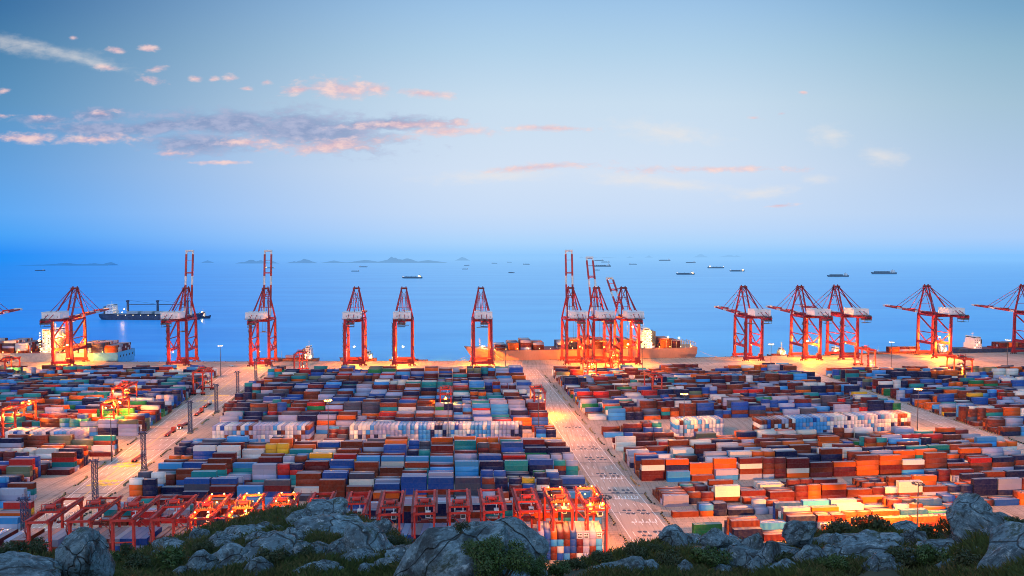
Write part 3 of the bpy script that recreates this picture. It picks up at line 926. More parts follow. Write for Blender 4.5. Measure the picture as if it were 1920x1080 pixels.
sts(756, 686, 5.8, 0, 'right one of the pair of slim frontal cranes with lowered booms', ((0, 3, 13, 75000),), 8, 6)
sts(905, 686, 5.8, 0, 'red quay crane with lowered boom over the bow of the orange ship', ((0, 4, 13, 90000),), 6, 8)
sts(1079, 684, 6, 83, 'quay crane with upright boom, tallest over the orange ship', ((5, 2, 12, 26000), (0, 22, 15, 16000)), 6, 22)
sts(1129, 684, 6, 62, 'quay crane with steeply raised boom, between the two others over the orange ship', ((2, 0, 12, 26000),), 6, 24)
sts(1181, 684, 6, 33, 'quay crane with half-raised boom beside the orange ship superstructure', ((2, -3, 41, 45000), (0, 8, 14, 60000)), 6, 22)
sts(1413, 677, 6, 2, 'leftmost of the four quay cranes in the right-hand group, boom lowered to the left', ((-3, 0, 11, 30000),), 12, 8)
sts(1522, 676, 6, 2, 'second quay crane of the right-hand group, overlapped by its right neighbour', ((2, 14, 13, 45000), (0, -2, 10, 40000)), 12, 9)
sts(1592, 674, 6, 2, 'third quay crane of the right-hand group, overlapping its left neighbour', ((-2, 4, 11, 40000),), 12, 12)
sts(1767, 672, 6, 2, 'isolated red quay crane with lowered boom and yellow-lit base on the right', ((3, 10, 16, 50000), (-4, -3, 9, 60000)), 10, 5)
sts(1953, 670, 6, 2, 'quay crane at the right picture edge, only its boom in view', (), 12, 8)
sts(-70, 688, 6, 2, 'quay crane beyond the left picture edge, only its boom tip in view', ((0, 5, 12, 40000),), 12, 8)

# ------------------------------------------------------------------ rubber-tyred gantry cranes
WB, SP_, RH = 3.75, 24.0, 18.6
M_REDY = paint('gantry_red', (.48, .028, .020), .5, grime=.2)
def rtg_parts():
    P = []
    def add(name, mb, mats, loc=(0, 0, 0)): P.append((name, mb.mesh(name, mats), loc))
    for y in (0, SP_):
        for s in (-1, 1):
            mb = MB(); mb.beam((0, 0, 1.7), (0, 0, RH - .2), .75, 1.1, .75, 1.3)
            d = 1 if y == 0 else -1
            mb.beam((0, 0, RH - 2.4), (0, d * 2.6, RH + .2), .6, .7)
            add('leg', mb, M_REDY, (s * WB, y, 0))
            for k in (-.95, .95):
                mb = MB(); mb.tube((k, -.35, .8), (k, .35, .8), .8, n=14); mb.tube((k, -.42, .8), (k, .42, .8), .35, n=8)
                add('wheel', mb, M_RUBBER, (s * WB, y, 0))
        mb = MB(); mb.quad_box((0, y, 2.0), 11.2, .9, 1.0)
        for s in (-1, 1): mb.quad_box((s * WB, y, 1.45), 3.0, .7, .5)
        add('sill_beam', mb, M_REDY)
        mb = MB(); mb.beam((-WB, y, 2.6), (WB, y, RH * .55), .32) if y == 0 else mb.beam((WB, y, 2.6), (-WB, y, RH * .55), .32)
        mb.beam((-WB, y, RH * .56), (WB, y, RH * .56), .4)
        add('brace', mb, M_REDY)
    for s in (-1, 1):
        mb = MB(); mb.quad_box((s * WB, SP_ / 2, RH + .6), .8, SP_ + 3.0, 1.6)
        for k in range(-1, 26, 3): mb.quad_box((s * WB, k, RH + .6), .9, .14, 1.68)
        add('girder', mb, M_REDY)
        mb = MB(); mb.quad_box((s * (WB + .95), SP_ / 2, RH + 1.0), .8, SP_ + 3, .07)
        for k in range(0, 28, 2): mb.beam((s * (WB + 1.3), -1.5 + k, RH + 1.0), (s * (WB + 1.3), -1.5 + k, RH + 2.1), .06)
        for z in (1.6, 2.1): mb.beam((s * (WB + 1.3), -1.5, RH + z), (s * (WB + 1.3), 25.5, RH + z), .06)
        add('walkway', mb, M_REDDARK)
    for y in (-1.2, SP_ + 1.2):
        mb = MB(); mb.quad_box((0, y, RH + .6), 2 * WB - .8, .5, .8); add('end_tie', mb, M_REDY)
    mb = MB(); mb.quad_box((WB * .1, -1.0, 3.6), 3.2, 1.8, 2.2); mb.quad_box((WB * .1, -1.0, 4.8), 3.4, 2.0, .15)
    for k in (-1, 0, 1): mb.quad_box((WB * .1 + k, -1.92, 3.6), .7, .06, 1.5)
    add('power_box', mb, M_WHITE)
    mb = MB(); mb.quad_box((-.6, SP_ + .9, 3.4), 2.6, 1.5, 1.8); add('electrical_box', mb, M_WHITE)
    mb = MB()
    for k in range(6):
        z = 2.6 + k * 2.7
        mb.quad_box((-WB - .9, -.2, z), .8, 1.6, .08)
        mb.beam((-WB - .9, -.8 if k % 2 else .6, z), (-WB - .9, .6 if k % 2 else -.8, z + 2.7), .55, .08)
        mb.beam((-WB - 1.3, -.9, z), (-WB - 1.3, -.9, z + 1), .06); mb.beam((-WB - 1.3, .5, z), (-WB - 1.3, .5, z + 1), .06); mb.beam((-WB - 1.3, -.9, z + 1), (-WB - 1.3, .5, z + 1), .06)
    add('stairs', mb, M_REDDARK)
    return P
def rtg_trolley(drop):
    P = []
    mb = MB(); mb.quad_box((0, 0, RH + 1.75), 2 * WB + .4, 5.2, .7)
    mb.tube((-1.6, -.6, RH + 3.0), (1.6, -.6, RH + 3.0), .8, n=10)
    for k in (-2.6, 2.6):
        mb.beam((k, -2.2, RH + 2), (k, -2.2, RH + 4.6), .22); mb.beam((k, 2.2, RH + 2), (k, 2.2, RH + 3.2), .16)
        mb.beam((k, -2.2, RH + 3.2), (k, 2.2, RH + 3.2), .08)
    mb.beam((-2.6, -2.2, RH + 4.6), (2.6, -2.2, RH + 4.6), .22)
    P.append(('trolley', mb.mesh('trolley', M_REDY), (0, 0, 0)))
    mb = MB(); mb.quad_box((1.8, 1.1, RH + 2.8), 1.7, 1.4, 1.4); mb.quad_box((-2.3, 1.2, RH + 2.7), 1.1, 1.5, 1.2); mb.tube((-.3, 1.0, RH + 2.6), (.8, 1.0, RH + 2.6), .45, n=8)
    for k in range(7): mb.quad_box((-2.8 + k * .9, -2.3, RH + 2.35), .5, .5, .5 + .3 * (k % 3))
    P.append(('hoist_motor', mb.mesh('hoist_motor', M_MACH), (0, 0, 0)))
    mb = MB(); mb.quad_box((1.4, -2.3, RH - 1.6), 1.9, 2.0, 2.3, mat=0); mb.quad_box((1.4, -3.32, RH - 1.75), 1.5, .06, 1.4, mat=1)
    for s in (-1, 1): mb.quad_box((1.4 + s * .97, -2.3, RH - 1.5), .06, 1.4, 1.2, mat=1)
    mb.quad_box((1.4, -2.3, RH + .45), .3, .3, 1.9, mat=0)
    P.append(('operator_cab', mb.mesh('operator_cab', [M_WHITE, M_GLASS]), (0, 0, 0)))
    mb = MB()
    for sx in (-1, 1):
        for sy in (-1, 1): mb.tube((sx * 2.4, sy * .8, RH + 1.5), (sx * 2.0, sy * .6, RH - drop), .05, n=4)
    P.append(('hoist_rope', mb.mesh('hoist_rope', M_CABLE), (0, 0, 0)))
    mb = MB(); mb.quad_box((0, 0, RH - drop), 6.0, 1.2, .55); mb.quad_box((0, 0, RH - drop + .6), 3.0, 1.7, .7)
    for k in (-3, 3): mb.quad_box((k, 0, RH - drop - .1), .4, 2.3, .4)
    P.append(('spreader', mb.mesh('spreader', M_REDDARK), (0, 0, 0)))
    return P
RTG = rtg_parts(); RTT = {d: rtg_trolley(d) for d in (3.0, 5.5, 8.0)}
rc = random.Random(4)
BULBFILL = MB().quad_box((0, 0, 0), .42, .42, .3).mesh('floodlight', M_SODIUM)
def rtg(x, y, rz, label, group, ty, drop, lights=(), s=1.0):
    root = empty('gantry_crane', label, 'gantry crane', (x, y, 0), R(rz), group)
    for nm, me, lo in RTG: put(nm, me, root, lo)
    for nm, me, lo in RTT[drop]: put(nm, me, root, (lo[0], lo[1] + ty, lo[2]))
    for (lx_, ly, lz, pw) in lights:
        f = put('floodlight', BULBFILL if pw < 6000 else BULB, root, (lx_, ly, lz))
        lamp('floodlight_glow', (0, 0, -.8), pw * 3.6, parent=f, size=.25)
    return root
FR = 'red gantry cranes parked in the front row behind the hill'
fx = [76, 153, 233, 308, 378, 448, 518, 590, 664, 731, 796, 862, 926, 993, 1055, 1119]
FL = {0: 'nearest the left edge, beside the lattice tower', 1: 'second from the left edge', 2: 'third from the left edge', 3: 'fourth from the left edge', 4: 'orange-lit, left of the brightest ones', 5: 'brightly yellow-lit above the left hill', 6: 'orange-lit, above the left hilltop',
      7: 'mostly hidden behind the left hilltop', 8: 'just right of the left hilltop', 9: 'with white cab, second right of the left hilltop', 10: 'above dark shrubs, left of the big granite rock', 11: 'with white cab, above the big granite rock', 12: 'above the right shoulder of the big granite rock', 13: 'with black hoist, third from the central road', 14: 'with orange spreader, second from the central road', 15: 'brightly yellow-lit beside the central road'}
for k, px in enumerate(fx):
    Yr = 268.0 + 13.5 * k / 15
    p = along(px, Yr, 0)
    li = []
    def fill_row(pw): return [(sx * 2.4, yy2, RH + 2.4, pw) for sx in (-1, 1) for yy2 in (1.0, 12.0, 22.0)]  # floodlights added along the girders to light the frame evenly
    if k in (4,): li = fill_row(1000)
    if k in (5,): li = fill_row(4200)
    if k in (6, ): li = fill_row(2200)
    if k == 14: li = fill_row(1500)
    if k == 15: li = fill_row(3200)
    rtg(p.x, p.y, 5.5, 'front-row red gantry crane ' + FL[k], FR, [9, 13, 10, 12, 8, 9, 12, 10, 11, 6, 7, 5, 8, 9, 8, 4][k], [3.0, 5.5, 3.0][k % 3] if k != 14 else 8.0, li)
YG = 'red gantry cranes straddling the container stacks'
YR = [(372, 741, 'unlit red gantry crane at the left road, near the quay', 12, 5.5, ()),
      (203, 812, 'brightly lit nearer gantry crane beside the left road', 8, 8.0, ((-2, 2, RH - 2, 26000), (3, 12, RH - 1, 30000), (7, 1, RH + 2, 22000))),
      (222, 776, 'lit farther gantry crane beside the left road, behind the nearer one', 14, 5.5, ((0, 10, RH - 3, 26000),)),
      (18, 824, 'yellow-lit gantry crane at the left edge over orange stacks', 9, 5.5, ((-1, 8, RH - 3, 34000), (4, 16, RH + 3, 16000))),
      (836, 788, 'gantry crane over orange stacks inside the middle yard', 11, 5.5, ((0, 10, RH - 4, 26000),)),
      (1012, 786, 'gantry crane with glaring yellow base at the central road', 12, 8.0, ((2, 4, 9, 60000), (5, 10, 12, 50000))),
      (1110, 718, 'gantry crane over yellow containers at the quay end of the central road', 9, 5.5, ((-2, 4, RH - 4, 36000),)),
      (1152, 699, 'tall-looking gantry crane on the apron in front of the orange ship', 12, 5.5, ((-2, 6, RH - 4, 30000),)),
      (1232, 752, 'unlit red gantry crane inside the right yard', 10, 3.0, ()),
      (1634, 692, 'unlit dark gantry crane on the apron at far right', 12, 5.5, ((0, 2, 8, 22000),)),
      (560, 702, 'gantry crane at the quay end of the left road', 12, 3.0, ((4, 2, 8, 15000),)),
      (2, 716, 'gantry crane at the left edge near the blue-sterned ship', 12, 5.5, ((2, 6, 10, 24000),)),
      (1815, 712, 'yellow-lit gantry crane over stacks in the far right yard', 10, 5.5, ((-3, 4, 10, 40000), (2, 12, 12, 34000)))]
for px, py, lab, ty, dr, li in YR:
    g = ground(px, py); rtg(g.x, g.y, 5.5, lab, YG, ty, dr, li)

# ------------------------------------------------------------------ lattice towers and lamp masts
def tower_mesh(hh=21.0, wd=1.9):
    fr = MB(); br = MB()
    n = 9
    for sx in (-1, 1):
        for sy in (-1, 1): fr.beam((sx * wd / 2, sy * wd / 2, 0), (sx * wd / 2, sy * wd / 2, hh), .24)
    for k in range(n):
        z0, z1 = hh * k / n, hh * (k + 1) / n
        for a, b_ in (((-1, -1), (1, -1)), ((1, -1), (1, 1)), ((1, 1), (-1, 1)), ((-1, 1), (-1, -1))):
            br.beam((a[0] * wd / 2, a[1] * wd / 2, z0), (b_[0] * wd / 2, b_[1] * wd / 2, z1), .13)
            br.beam((b_[0] * wd / 2, b_[1] * wd / 2, z0), (a[0] * wd / 2, a[1] * wd / 2, z1), .13)
            br.beam((a[0] * wd / 2, a[1] * wd / 2, z1), (b_[0] * wd / 2, b_[1] * wd / 2, z1), .13)
    hd = MB(); hd.quad_box((0, 0, hh + .2), 3.0, 3.0, .3)
    for k in (-1, 1):
        hd.quad_box((k * 1.2, -1.4, hh + .8), .7, .4, .6); hd.beam((k * 1.4, 1.4, hh + .3), (k * 1.4, 1.4, hh + 1.4), .1); hd.beam((k * 1.4, -1.4, hh + .3), (k * 1.4, -1.4, hh + 1.4), .1)
    hd.beam((-1.4, 1.4, hh + 1.4), (1.4, 1.4, hh + 1.4), .1)
    bs = MB(); bs.quad_box((0, 0, .4), 3.2, 3.2, .8)
    return fr.mesh('post_frame', M_NAVY), br.mesh('bracing', M_NAVY), hd.mesh('head_platform', M_NAVY), bs.mesh('footing', M_QUAYFACE)
TW = tower_mesh()
ROADFILL = MB().quad_box((0, 0, 0), .7, .5, .4).beam((-.9, 0, .25), (.9, 0, .25), .1).mesh('floodlight', M_NAVY)  # head for fill lights added to the dark towers to warm the road
for k, (px, py, lab) in enumerate(((48, 1032, 'in front of the leftmost front gantry crane'), (179, 946, 'second nearest, standing right behind the front gantry cranes'), (270, 882, 'third from the hill along the left road'), (357, 812, 'fourth from the hill along the left road'), (406, 774, 'fifth from the hill along the left road'), (446, 745, 'sixth from the hill along the left road'), (480, 717, 'farthest, at the quay end of the left road'))):
    g = ground(px, py)
    root = empty('lattice_tower', 'dark blue lattice tower ' + lab, 'tower', (g.x, g.y, 0), R(5), 'dark lattice towers along the left road')
    for me in TW: put(me.name.split('.')[0], me, root)
    for sx in (-1, 1):
        f = put('floodlight', ROADFILL, root, (sx * 2.1, -.6, 20.6))
        spot('road_fill', (0, 0, -.3), (sx * 11, -3, -19), 30000 if sx < 0 else 14000, (1, .36, .08), 84, f)
def mast_mesh(hh):
    p = MB(); p.tube((0, 0, 0), (0, 0, hh), .38, .16, 10)
    rg = MB()
    for k in range(12):
        a, b_ = 2 * math.pi * k / 12, 2 * math.pi * (k + 1) / 12
        rg.beam((1.7 * math.cos(a), 1.7 * math.sin(a), hh), (1.7 * math.cos(b_), 1.7 * math.sin(b_), hh), .14)
        if k % 3 == 0: rg.beam((0, 0, hh + .2), (1.7 * math.cos(a), 1.7 * math.sin(a), hh), .1)
    return p.mesh('pole', M_MACH), rg.mesh('lamp_ring', M_MACH)
HM = 30.0
MAST = mast_mesh(HM)
HEAD = MB().quad_box((0, 0, 0), .75, .6, .4).mesh('lamp_head', M_MACH)
HEADLIT = MB().quad_box((0, 0, 0), .6, .5, .35).mesh('lamp_head', M_SODIUM)
HEADPALE = MB().quad_box((0, 0, 0), .7, .6, .4).mesh('lamp_head', M_PALE)
def mast(px, py, label, lit=0, power=0, col_=(1, .28, .03), hh=HM):
    g = ground(px, py, hh)
    root = empty('lamp_mast', label, 'lamp mast', (g.x, g.y, 0), 0, 'high lamp masts in the terminal')
    put('pole', MAST[0], root); put('lamp_ring', MAST[1], root)
    for k in range(10):
        a = 2 * math.pi * k / 10
        put('lamp_head', (HEAD, HEADPALE, HEADLIT)[lit], root, (2.0 * math.cos(a), 2.0 * math.sin(a), hh - .25), (0, 0, a))
    if power:
        for k in range(4):
            a = R(45 + 90 * k)
            spot('mast_glow', (2.0 * math.cos(a), 2.0 * math.sin(a), hh - .8), (38 * math.cos(a), 38 * math.sin(a), 0), power * 1.3, col_, 92, root)
    return root
PEACH = (1, .28, .045)
mast(413, 648, 'slim lamp mast on the quay apron right of the upright-boom crane', 1, 60000, PEACH)
mast(948, 648, 'slim lamp mast on the apron in front of the orange ship hull', 0, 70000, PEACH)
mast(1205, 652, 'slim lamp mast on the apron right of the three cranes', 0, 60000, PEACH)
mast(615, 750, 'lit lamp mast inside the middle yard between two end-on walls', 2, 60000)
mast(840, 742, 'thin lamp mast near the gantry inside the middle yard', 0, 35000, PEACH)
mast(1010, 736, 'thin lamp mast beside the glaring yellow gantry at the central road', 0, 90000, PEACH)
mast(1283, 738, 'lit lamp mast inside the right yard beside its western end-on wall', 2, 110000)
mast(1722, 729, 'lit lamp mast at the right road beside the eastern end-on wall', 2, 120000)
mast(1722, 906, 'nearest lamp mast, its ring of dark heads above orange-lit stacks', 0, 1000000, (1, .29, .02))
mast(1135, 931, 'lamp mast with dark ring beside the yellow front gantry', 0, 80000, PEACH)
mast(1672, 641, 'lamp mast with pale lamps on the quay left of the isolated crane', 1, 60000, PEACH)
mast(1890, 637, 'lamp mast with pale lamps at the right end of the quay', 1, 60000, PEACH)
mast(1446, 645, 'lit lamp mast on the quay behind the right-hand crane group', 2, 60000)
mast(207, 768, 'thin dark lamp mast beside the lit gantry on the left road', 0, 90000, PEACH)
# ------------------------------------------------------------------ ships
def hull_mesh(L, B, D, sheer=1.5, bow=.16, stern=.07, flare=.25, raked=.06, mats=None, boot=None):
    """x from stern (-L/2) to bow (+L/2), waterline at z=0, deck at z=D"""
    rings = []
    n = 22
    for i in range(n + 1):
        s = i / n
        x = -L / 2 + L * s
        fb = max(0.0, (s - (1 - bow)) / bow); fs = max(0.0, (stern - s) / stern)
        bd = B / 2 * (1 - fb ** 2.2 * .93) * (1 - .12 * fs)
        bw = B / 2 * (1 - fb ** 1.4 * (1 - .02)) * (1 - .75 * fs ** 1.2)
        bw = max(.15, min(bw, bd))
        zd = D + sheer * fb ** 1.5 + .25 * sheer * fs
        xo = -raked * L * .0
        rk = raked * L * fb           # stem rakes forward towards the deck
        zk = lambda f: f
        rings.append([(x + rk * .5, -bd, zd), (x + rk * .1, -lerp(bd, bw, .5 if fb else .15), zd * .5), (x - rk * .35, -bw, 0.2), (x - rk * .4, -bw * .98, -2.5),
                      (x - rk * .4, bw * .98, -2.5), (x - rk * .35, bw, .2), (x + rk * .1, lerp(bd, bw, .5 if fb else .15), zd * .5), (x + rk * .5, bd, zd)])
    mb = MB(); mb.loft(rings, True, 0, True)
    if boot:
        N = 8
        for fi in range(len(mb.f)):
            f = mb.f[fi]
            if len(f) == 4:
                zs = [mb.v[j][2] for j in f]
                if max(zs) < .5: mb.m[fi] = 1
    return mb
WIN = [MB().quad_box((0, 0, 0), 1.0, .06, 1.0).mesh('window', mm) for mm in (M_GLASS, M_WARM)]
def superstructure(root, x, B, z0, decks, wd, lit=0.0, funnel=True, white=None, dh=2.9, side=-1, face=1):
    wm = white or M_WHITE
    mb = MB()
    for k in range(decks):
        w2 = B * (.92 if k < 2 else .80)
        l2 = wd * (1.0 if k < 2 else .85)
        mb.quad_box((x, 0, z0 + dh * (k + .5)), l2, w2, dh - .12)
        mb.quad_box((x, 0, z0 + dh * (k + 1) - .04), l2 + .5, w2 + .5, .12)
    top = z0 + dh * decks
    mb.quad_box((x + .5, 0, top + 1.4), wd * .55, B * .98, 2.6); mb.quad_box((x + .5, 0, top + 2.8), wd * .6, B * 1.0, .16)
    o = mb.build('superstructure', wm, root)
    for k in range(decks):
        w2 = B * (.92 if k < 2 else .80); l2 = wd * (1.0 if k < 2 else .85)
        n = max(2, int(l2 / 2.4))
        for j in range(n):
            put('window', WIN[1 if (lit and (k * 3 + j) % 4 == 0) else 0], o, (x - l2 / 2 + (j + .5) * l2 / n, face * (w2 / 2 + .02), z0 + dh * (k + .55)))
    wb = MB()
    for sx in (-1, 1): wb.quad_box((x + .5 + sx * (wd * .275 + .02), 0, top + 1.7), .06, B * .94, 1.0)
    for sy in (-1, 1): wb.quad_box((x + .5, sy * (B * .49 + .02), top + 1.7), wd * .45, .06, 1.0)
    wb.build('bridge_window', M_GLASS, o)
    mm = MB(); mm.tube((x, 0, top + 2.8), (x, 0, top + 2.8 + dh * 2.2), .3, .12); mm.beam((x, -2.2, top + 2.8 + dh), (x, 2.2, top + 2.8 + dh), .2); mm.beam((x - 1, 0, top + 2.8 + dh * 1.5), (x + 1, 0, top + 2.8 + dh * 1.5), .3)
    mm.build('mast', wm, root)
    if funnel:
        fb = MB(); xf = x + side * (wd * .8)
        fb.quad_box((xf, 0, z0 + dh * decks * .45), wd * .5, B * .25, dh * decks * .9); fb.tube((xf, 0, z0 + dh * decks * .9), (xf, 0, z0 + dh * decks * .9 + 1.6), .7)
        fb.build('funnel', M_MACH, root)
    return top
def bulbs(root, pts, power=0, mat=None, sz=.55):
    me = MB().quad_box((0, 0, 0), sz, sz, sz).mesh('deck_lamp', mat or M_WARM)
    for i, p in enumerate(pts):
        o = put('deck_lamp', me, root, p)
        if power and i % 3 == 0: lamp('deck_glow', (0, 0, .9), power, (1, .55, .16), .4, o)
def quay_at(px):
    d = ray(px, 540); k = d.x / d.y
    for a, b_ in zip(QP[:-1], QP[1:]):
        ka, kb = a.x / a.y, b_.x / b_.y
        if ka <= k <= kb:
            # intersection of x = k*y with the edge
            e = b_ - a
            s = (k * a.y - a.x) / (e.x - k * e.y)
            return a + e * s
    return QP[-1]
def moored(label, px_stern, px_bow, B, D, hullmat, off=3.0, name='container_ship', cat='ship', boot=None, **kw):
    a, b_ = quay_at(px_stern), quay_at(px_bow)
    mid = (a + b_) / 2; d = (b_ - a)
    L = d.length; d.normalize()
    nrm = Vector((-d.y, d.x, 0))
    if nrm.y < 0: nrm = -nrm
    c = mid + nrm * (off + B / 2)
    root = empty(name, label, cat, (c.x, c.y, SEA), math.atan2(d.y, d.x))
    mats = [hullmat] + ([boot] if boot else [])
    hull_mesh(L, B, D, boot=boot, **kw).build('hull', mats, root)
    dk = MB(); dk.quad_box((-L * .03, 0, D + .06), L * .80, B * .94, .1); dk.build('deck', M_REDDARK, root)
    return root, L
M_HULLOR = paint('hull_orange', (.52, .24, .15), .5, var=.12, scale=.05)
M_HULLBL = paint('hull_light_blue', (.06, .36, .60), .5, var=.1)
M_HULLGR = paint('hull_grey_blue', (.25, .33, .40), .5, var=.1)
M_HULLNV = paint('hull_navy', (.02, .045, .10), .5)
M_HULLRU = paint('hull_rust', (.22, .08, .05), .6)
M_BOOT = paint('boot_red', (.25, .04, .03), .6)
M_LASH = paint('lashing_yellow', (.55, .40, .20), .6)
rs = random.Random(9)
def ship_boxes(root, L_, xs, B, D, tiers, names, label):
    rz = root.rotation_euler[2]; ca, sa = math.cos(rz), math.sin(rz)
    for i, x in enumerate(xs):
        t0 = tiers[i]
        if t0 == 0: continue
        last = None
        nrow = int(B / 2.55) - 1
        for r_ in range(nrow):
            y = (r_ - (nrow - 1) / 2) * 2.55
            tt = t0 if rs.random() < .8 else max(1, t0 - 1)
            if r_ == 0 and root.scale.x > 0: tt = t0
            for k in range(tt):
                nm = last if last and rs.random() < .5 else rs.choice(names); last = nm
                wx, wy = root.location.x + x * ca - y * sa, root.location.y + x * sa + y * ca
                SHIP_BOXES.append((wx, wy, SEA + D + .3 + 2.6 * k + 1.3, 12.19, 2.58, rz, nm, jcol(nm), ('ship', 'ship', 1, 1, 1, k + 1, tt, '')))

# --- the big ship lit orange at the middle berth (bow to the left)
root, L = moored('large orange-hulled container ship at the middle berth, stern frames lit', 1312, 884, 34, 14.5, M_HULLOR, sheer=3.5, bow=.13, boot=M_BOOT)
bays = [L / 2 - 33 - k * 14.2 for k in range(15)]
ship_boxes(root, L, bays, 33, 14.5, [2, 3, 4, 3, 0, 3, 4, 5, 4, 3, 4, 3, 2, 0, 0], ['rust', 'grey', 'navy', 'white', 'orange', 'slate', 'maroon'], '')
ship_boxes(root, L, [-L * .36, -L * .40], 33, 14.5, [4, 3], ['rust', 'maroon', 'orange'], '')
superstructure(root, -L * .27, 32, 14.5, 7, 13, 1)
for k in range(7):
    x = -L * .36 - k * 5.6
    mb = MB()
    for y in (-15, -7.5, 0, 7.5, 15): mb.beam((x, y, 14.6), (x, y, 24 - k * .6), .35)
    for z in (18, 21, 24 - k * .6): mb.beam((x, -15.4, z - .3), (x, 15.4, z - .3), .3)
    mb.build('lashing_bridge', M_LASH, root)
bulbs(root, [(x, 16.3, 16.2) for x in np.linspace(-L * .47, L * .40, 19)], 2500)
bulbs(root, [(-L * .27 + dx, 16.6, 16 + k * 2.9) for k in range(7) for dx in (-5, 0, 5)], 900)
bulbs(root, [(-L * .37, 12, 27), (-L * .42, 12, 26)], 9000, M_SODIUM_HOT, 1.2)
mb = MB(); mb.tube((L * .46, 0, 16), (L * .46, 0, 27), .5, .25); mb.beam((L * .46, -3, 24), (L * .46, 3, 24), .3); mb.build('foremast', M_LASH, root)
bulbs(root, [(L * .44, 6, 18.5), (L * .46, -4, 19), (L * .42, 10, 18)], 6000)
# --- left berth: blue transom towards us, loaded deck
root, L = moored('loaded container ship with light blue stern at the left berth', 214, -260, 38, 13, M_HULLGR, sheer=2, bow=.1, stern=.03, boot=M_BOOT)
mb = MB(); mb.poly([(-L / 2 - .3, -17, 0.5), (-L / 2 - .3, 17, .5), (-L / 2 - .3, 19, 13.8), (-L / 2 - .3, -19, 13.8)][::-1])
mb.quad_box((-L / 2 + 13, 19.15, 9.4), 26.5, .12, 8.8); mb.quad_box((-L / 2 + 13, -19.15, 9.4), 26.5, .12, 8.8)
tr = mb.build('transom', M_HULLBL, root)
for k in range(5):
    mb = MB(); mb.quad_box((-L / 2 - .36, -13 + k * 6.5, 9.0), .06, 1.6, 2.2); mb.build('mooring_opening', M_RUBBER, tr)
bays = [-L / 2 + 9 + k * 14.0 for k in range(17)]
ship_boxes(root, L, bays, 37, 13, [3, 4, 4, 3, 0, 0, 0, 4, 5, 4, 5, 4, 5, 4, 4, 4, 4], ['white', 'grey', 'rust', 'maroon', 'orange', 'slate'], '')
superstructure(root, -L / 2 + 78, 34, 13, 8, 16, 1)
bulbs(root, [(-L / 2 + 71 + dx, 17.5, 15 + k * 2.9) for k in range(8) for dx in (0, 7, 14)], 1500)
bulbs(root, [(-L / 2 + 66, 8, 30), (-L / 2 + 92, 8, 26)], 14000, M_SODIUM_HOT, 1.3)
bulbs(root, [(x, 18.4, 14.5) for x in np.linspace(-L * .44, L * .3, 14)], 1500)
# --- small coasters at the quay
def coaster(label, px0, px1, B, D, hm, sx, decks=3, lit=1, boxes=None, name='coaster', off=3.0, wd=7):
    root, L = moored(label, px0, px1, B, D, hm, off, name, 'ship', M_BOOT, sheer=1.5, bow=.2)
    superstructure(root, sx * L, B, D, decks, wd, lit, True, side=1 if sx < 0 else -1, face=1 if px0 > px1 else -1)
    mb = MB(); mb.quad_box((0, 0, D + .7), L * .5, B * .7, 1.3); mb.build('hatch_cover', M_REDDARK, root)
    mb = MB(); mb.tube((L * .38, 0, D), (L * .38, 0, D + 8), .25, .1); mb.build('foremast', M_WHITE, root)
    if lit: bulbs(root, [(sx * L + dx, B * .47, D + 2 + 2 * k) for dx in (-3, 3) for k in (0, 1)], 1500 * lit)
    if boxes:
        n = int(L * .5 / 13)
        ship_boxes(root, L, [L * .25 - 13 * k - 5 for k in range(n)], B * .9, D + 1, [boxes] * n, ['rust', 'orange', 'grey', 'maroon'], '')
    return root
coaster('small yellow-lit coaster behind the pair of frontal cranes', 702, 634, 10, 6, M_HULLRU, -.3, 2, 3)
coaster('low yellow-lit barge moored between the pair of frontal cranes', 800, 728, 9, 4, M_HULLRU, .35, 1, 2, name='barge', wd=5)
coaster('small coaster with white superstructure right of the upright-boom crane', 592, 512, 11, 6, M_HULLRU, -.28, 4, 1, 1)
coaster('small dark workboat moored left of the right-hand crane group', 1484, 1446, 8, 4, M_HULLNV, -.2, 2, 2, name='workboat', wd=5)
coaster('yellow-lit coaster moored behind the isolated crane on the right', 1795, 1640, 14, 5, M_HULLRU, -.38, 3, 3, 2)
coaster('feeder ship with white superstructure and navy hull at far right', 1812, 2080, 19, 8, M_HULLNV, -.38, 4, 1, 2, off=6, wd=10)
coaster('short dark coaster beside the second crane of the right-hand group', 1640, 1560, 10, 4, M_HULLNV, .3, 2, 2)
# --- mooring lines
def rope(label, a, b_, sag=1.5):
    mb = MB(); pts = []
    for i in range(9):
        f = i / 8; p = a.lerp(b_, f); p.z -= sag * 4 * f * (1 - f); pts.append(p)
    for p, q in zip(pts[:-1], pts[1:]): mb.tube(p, q, .16, n=5)
    tag(mb.build('mooring_rope', paint('rope', (.62, .58, .5), .9)), label, 'rope', 'mooring ropes of the orange ship')
e = quay_at(858); bow = quay_at(888)
rope('upper mooring rope from the orange ship bow', Vector((bow.x, bow.y + 14, 9)), Vector((e.x - 3, e.y - 1, .8)))
rope('lower mooring rope from the orange ship bow', Vector((bow.x + 2, bow.y + 10, 8)), Vector((e.x + 4, e.y - 1, .8)))
e = quay_at(945)
rope('mooring spring line along the orange ship hull', Vector((bow.x + 22, bow.y + 4, 9)), Vector((e.x, e.y - 1, .8)))
e = quay_at(1345); st = quay_at(1313)
rope('mooring rope from the orange ship stern', Vector((st.x, st.y + 10, 8)), Vector((e.x, e.y - 1, .8)))

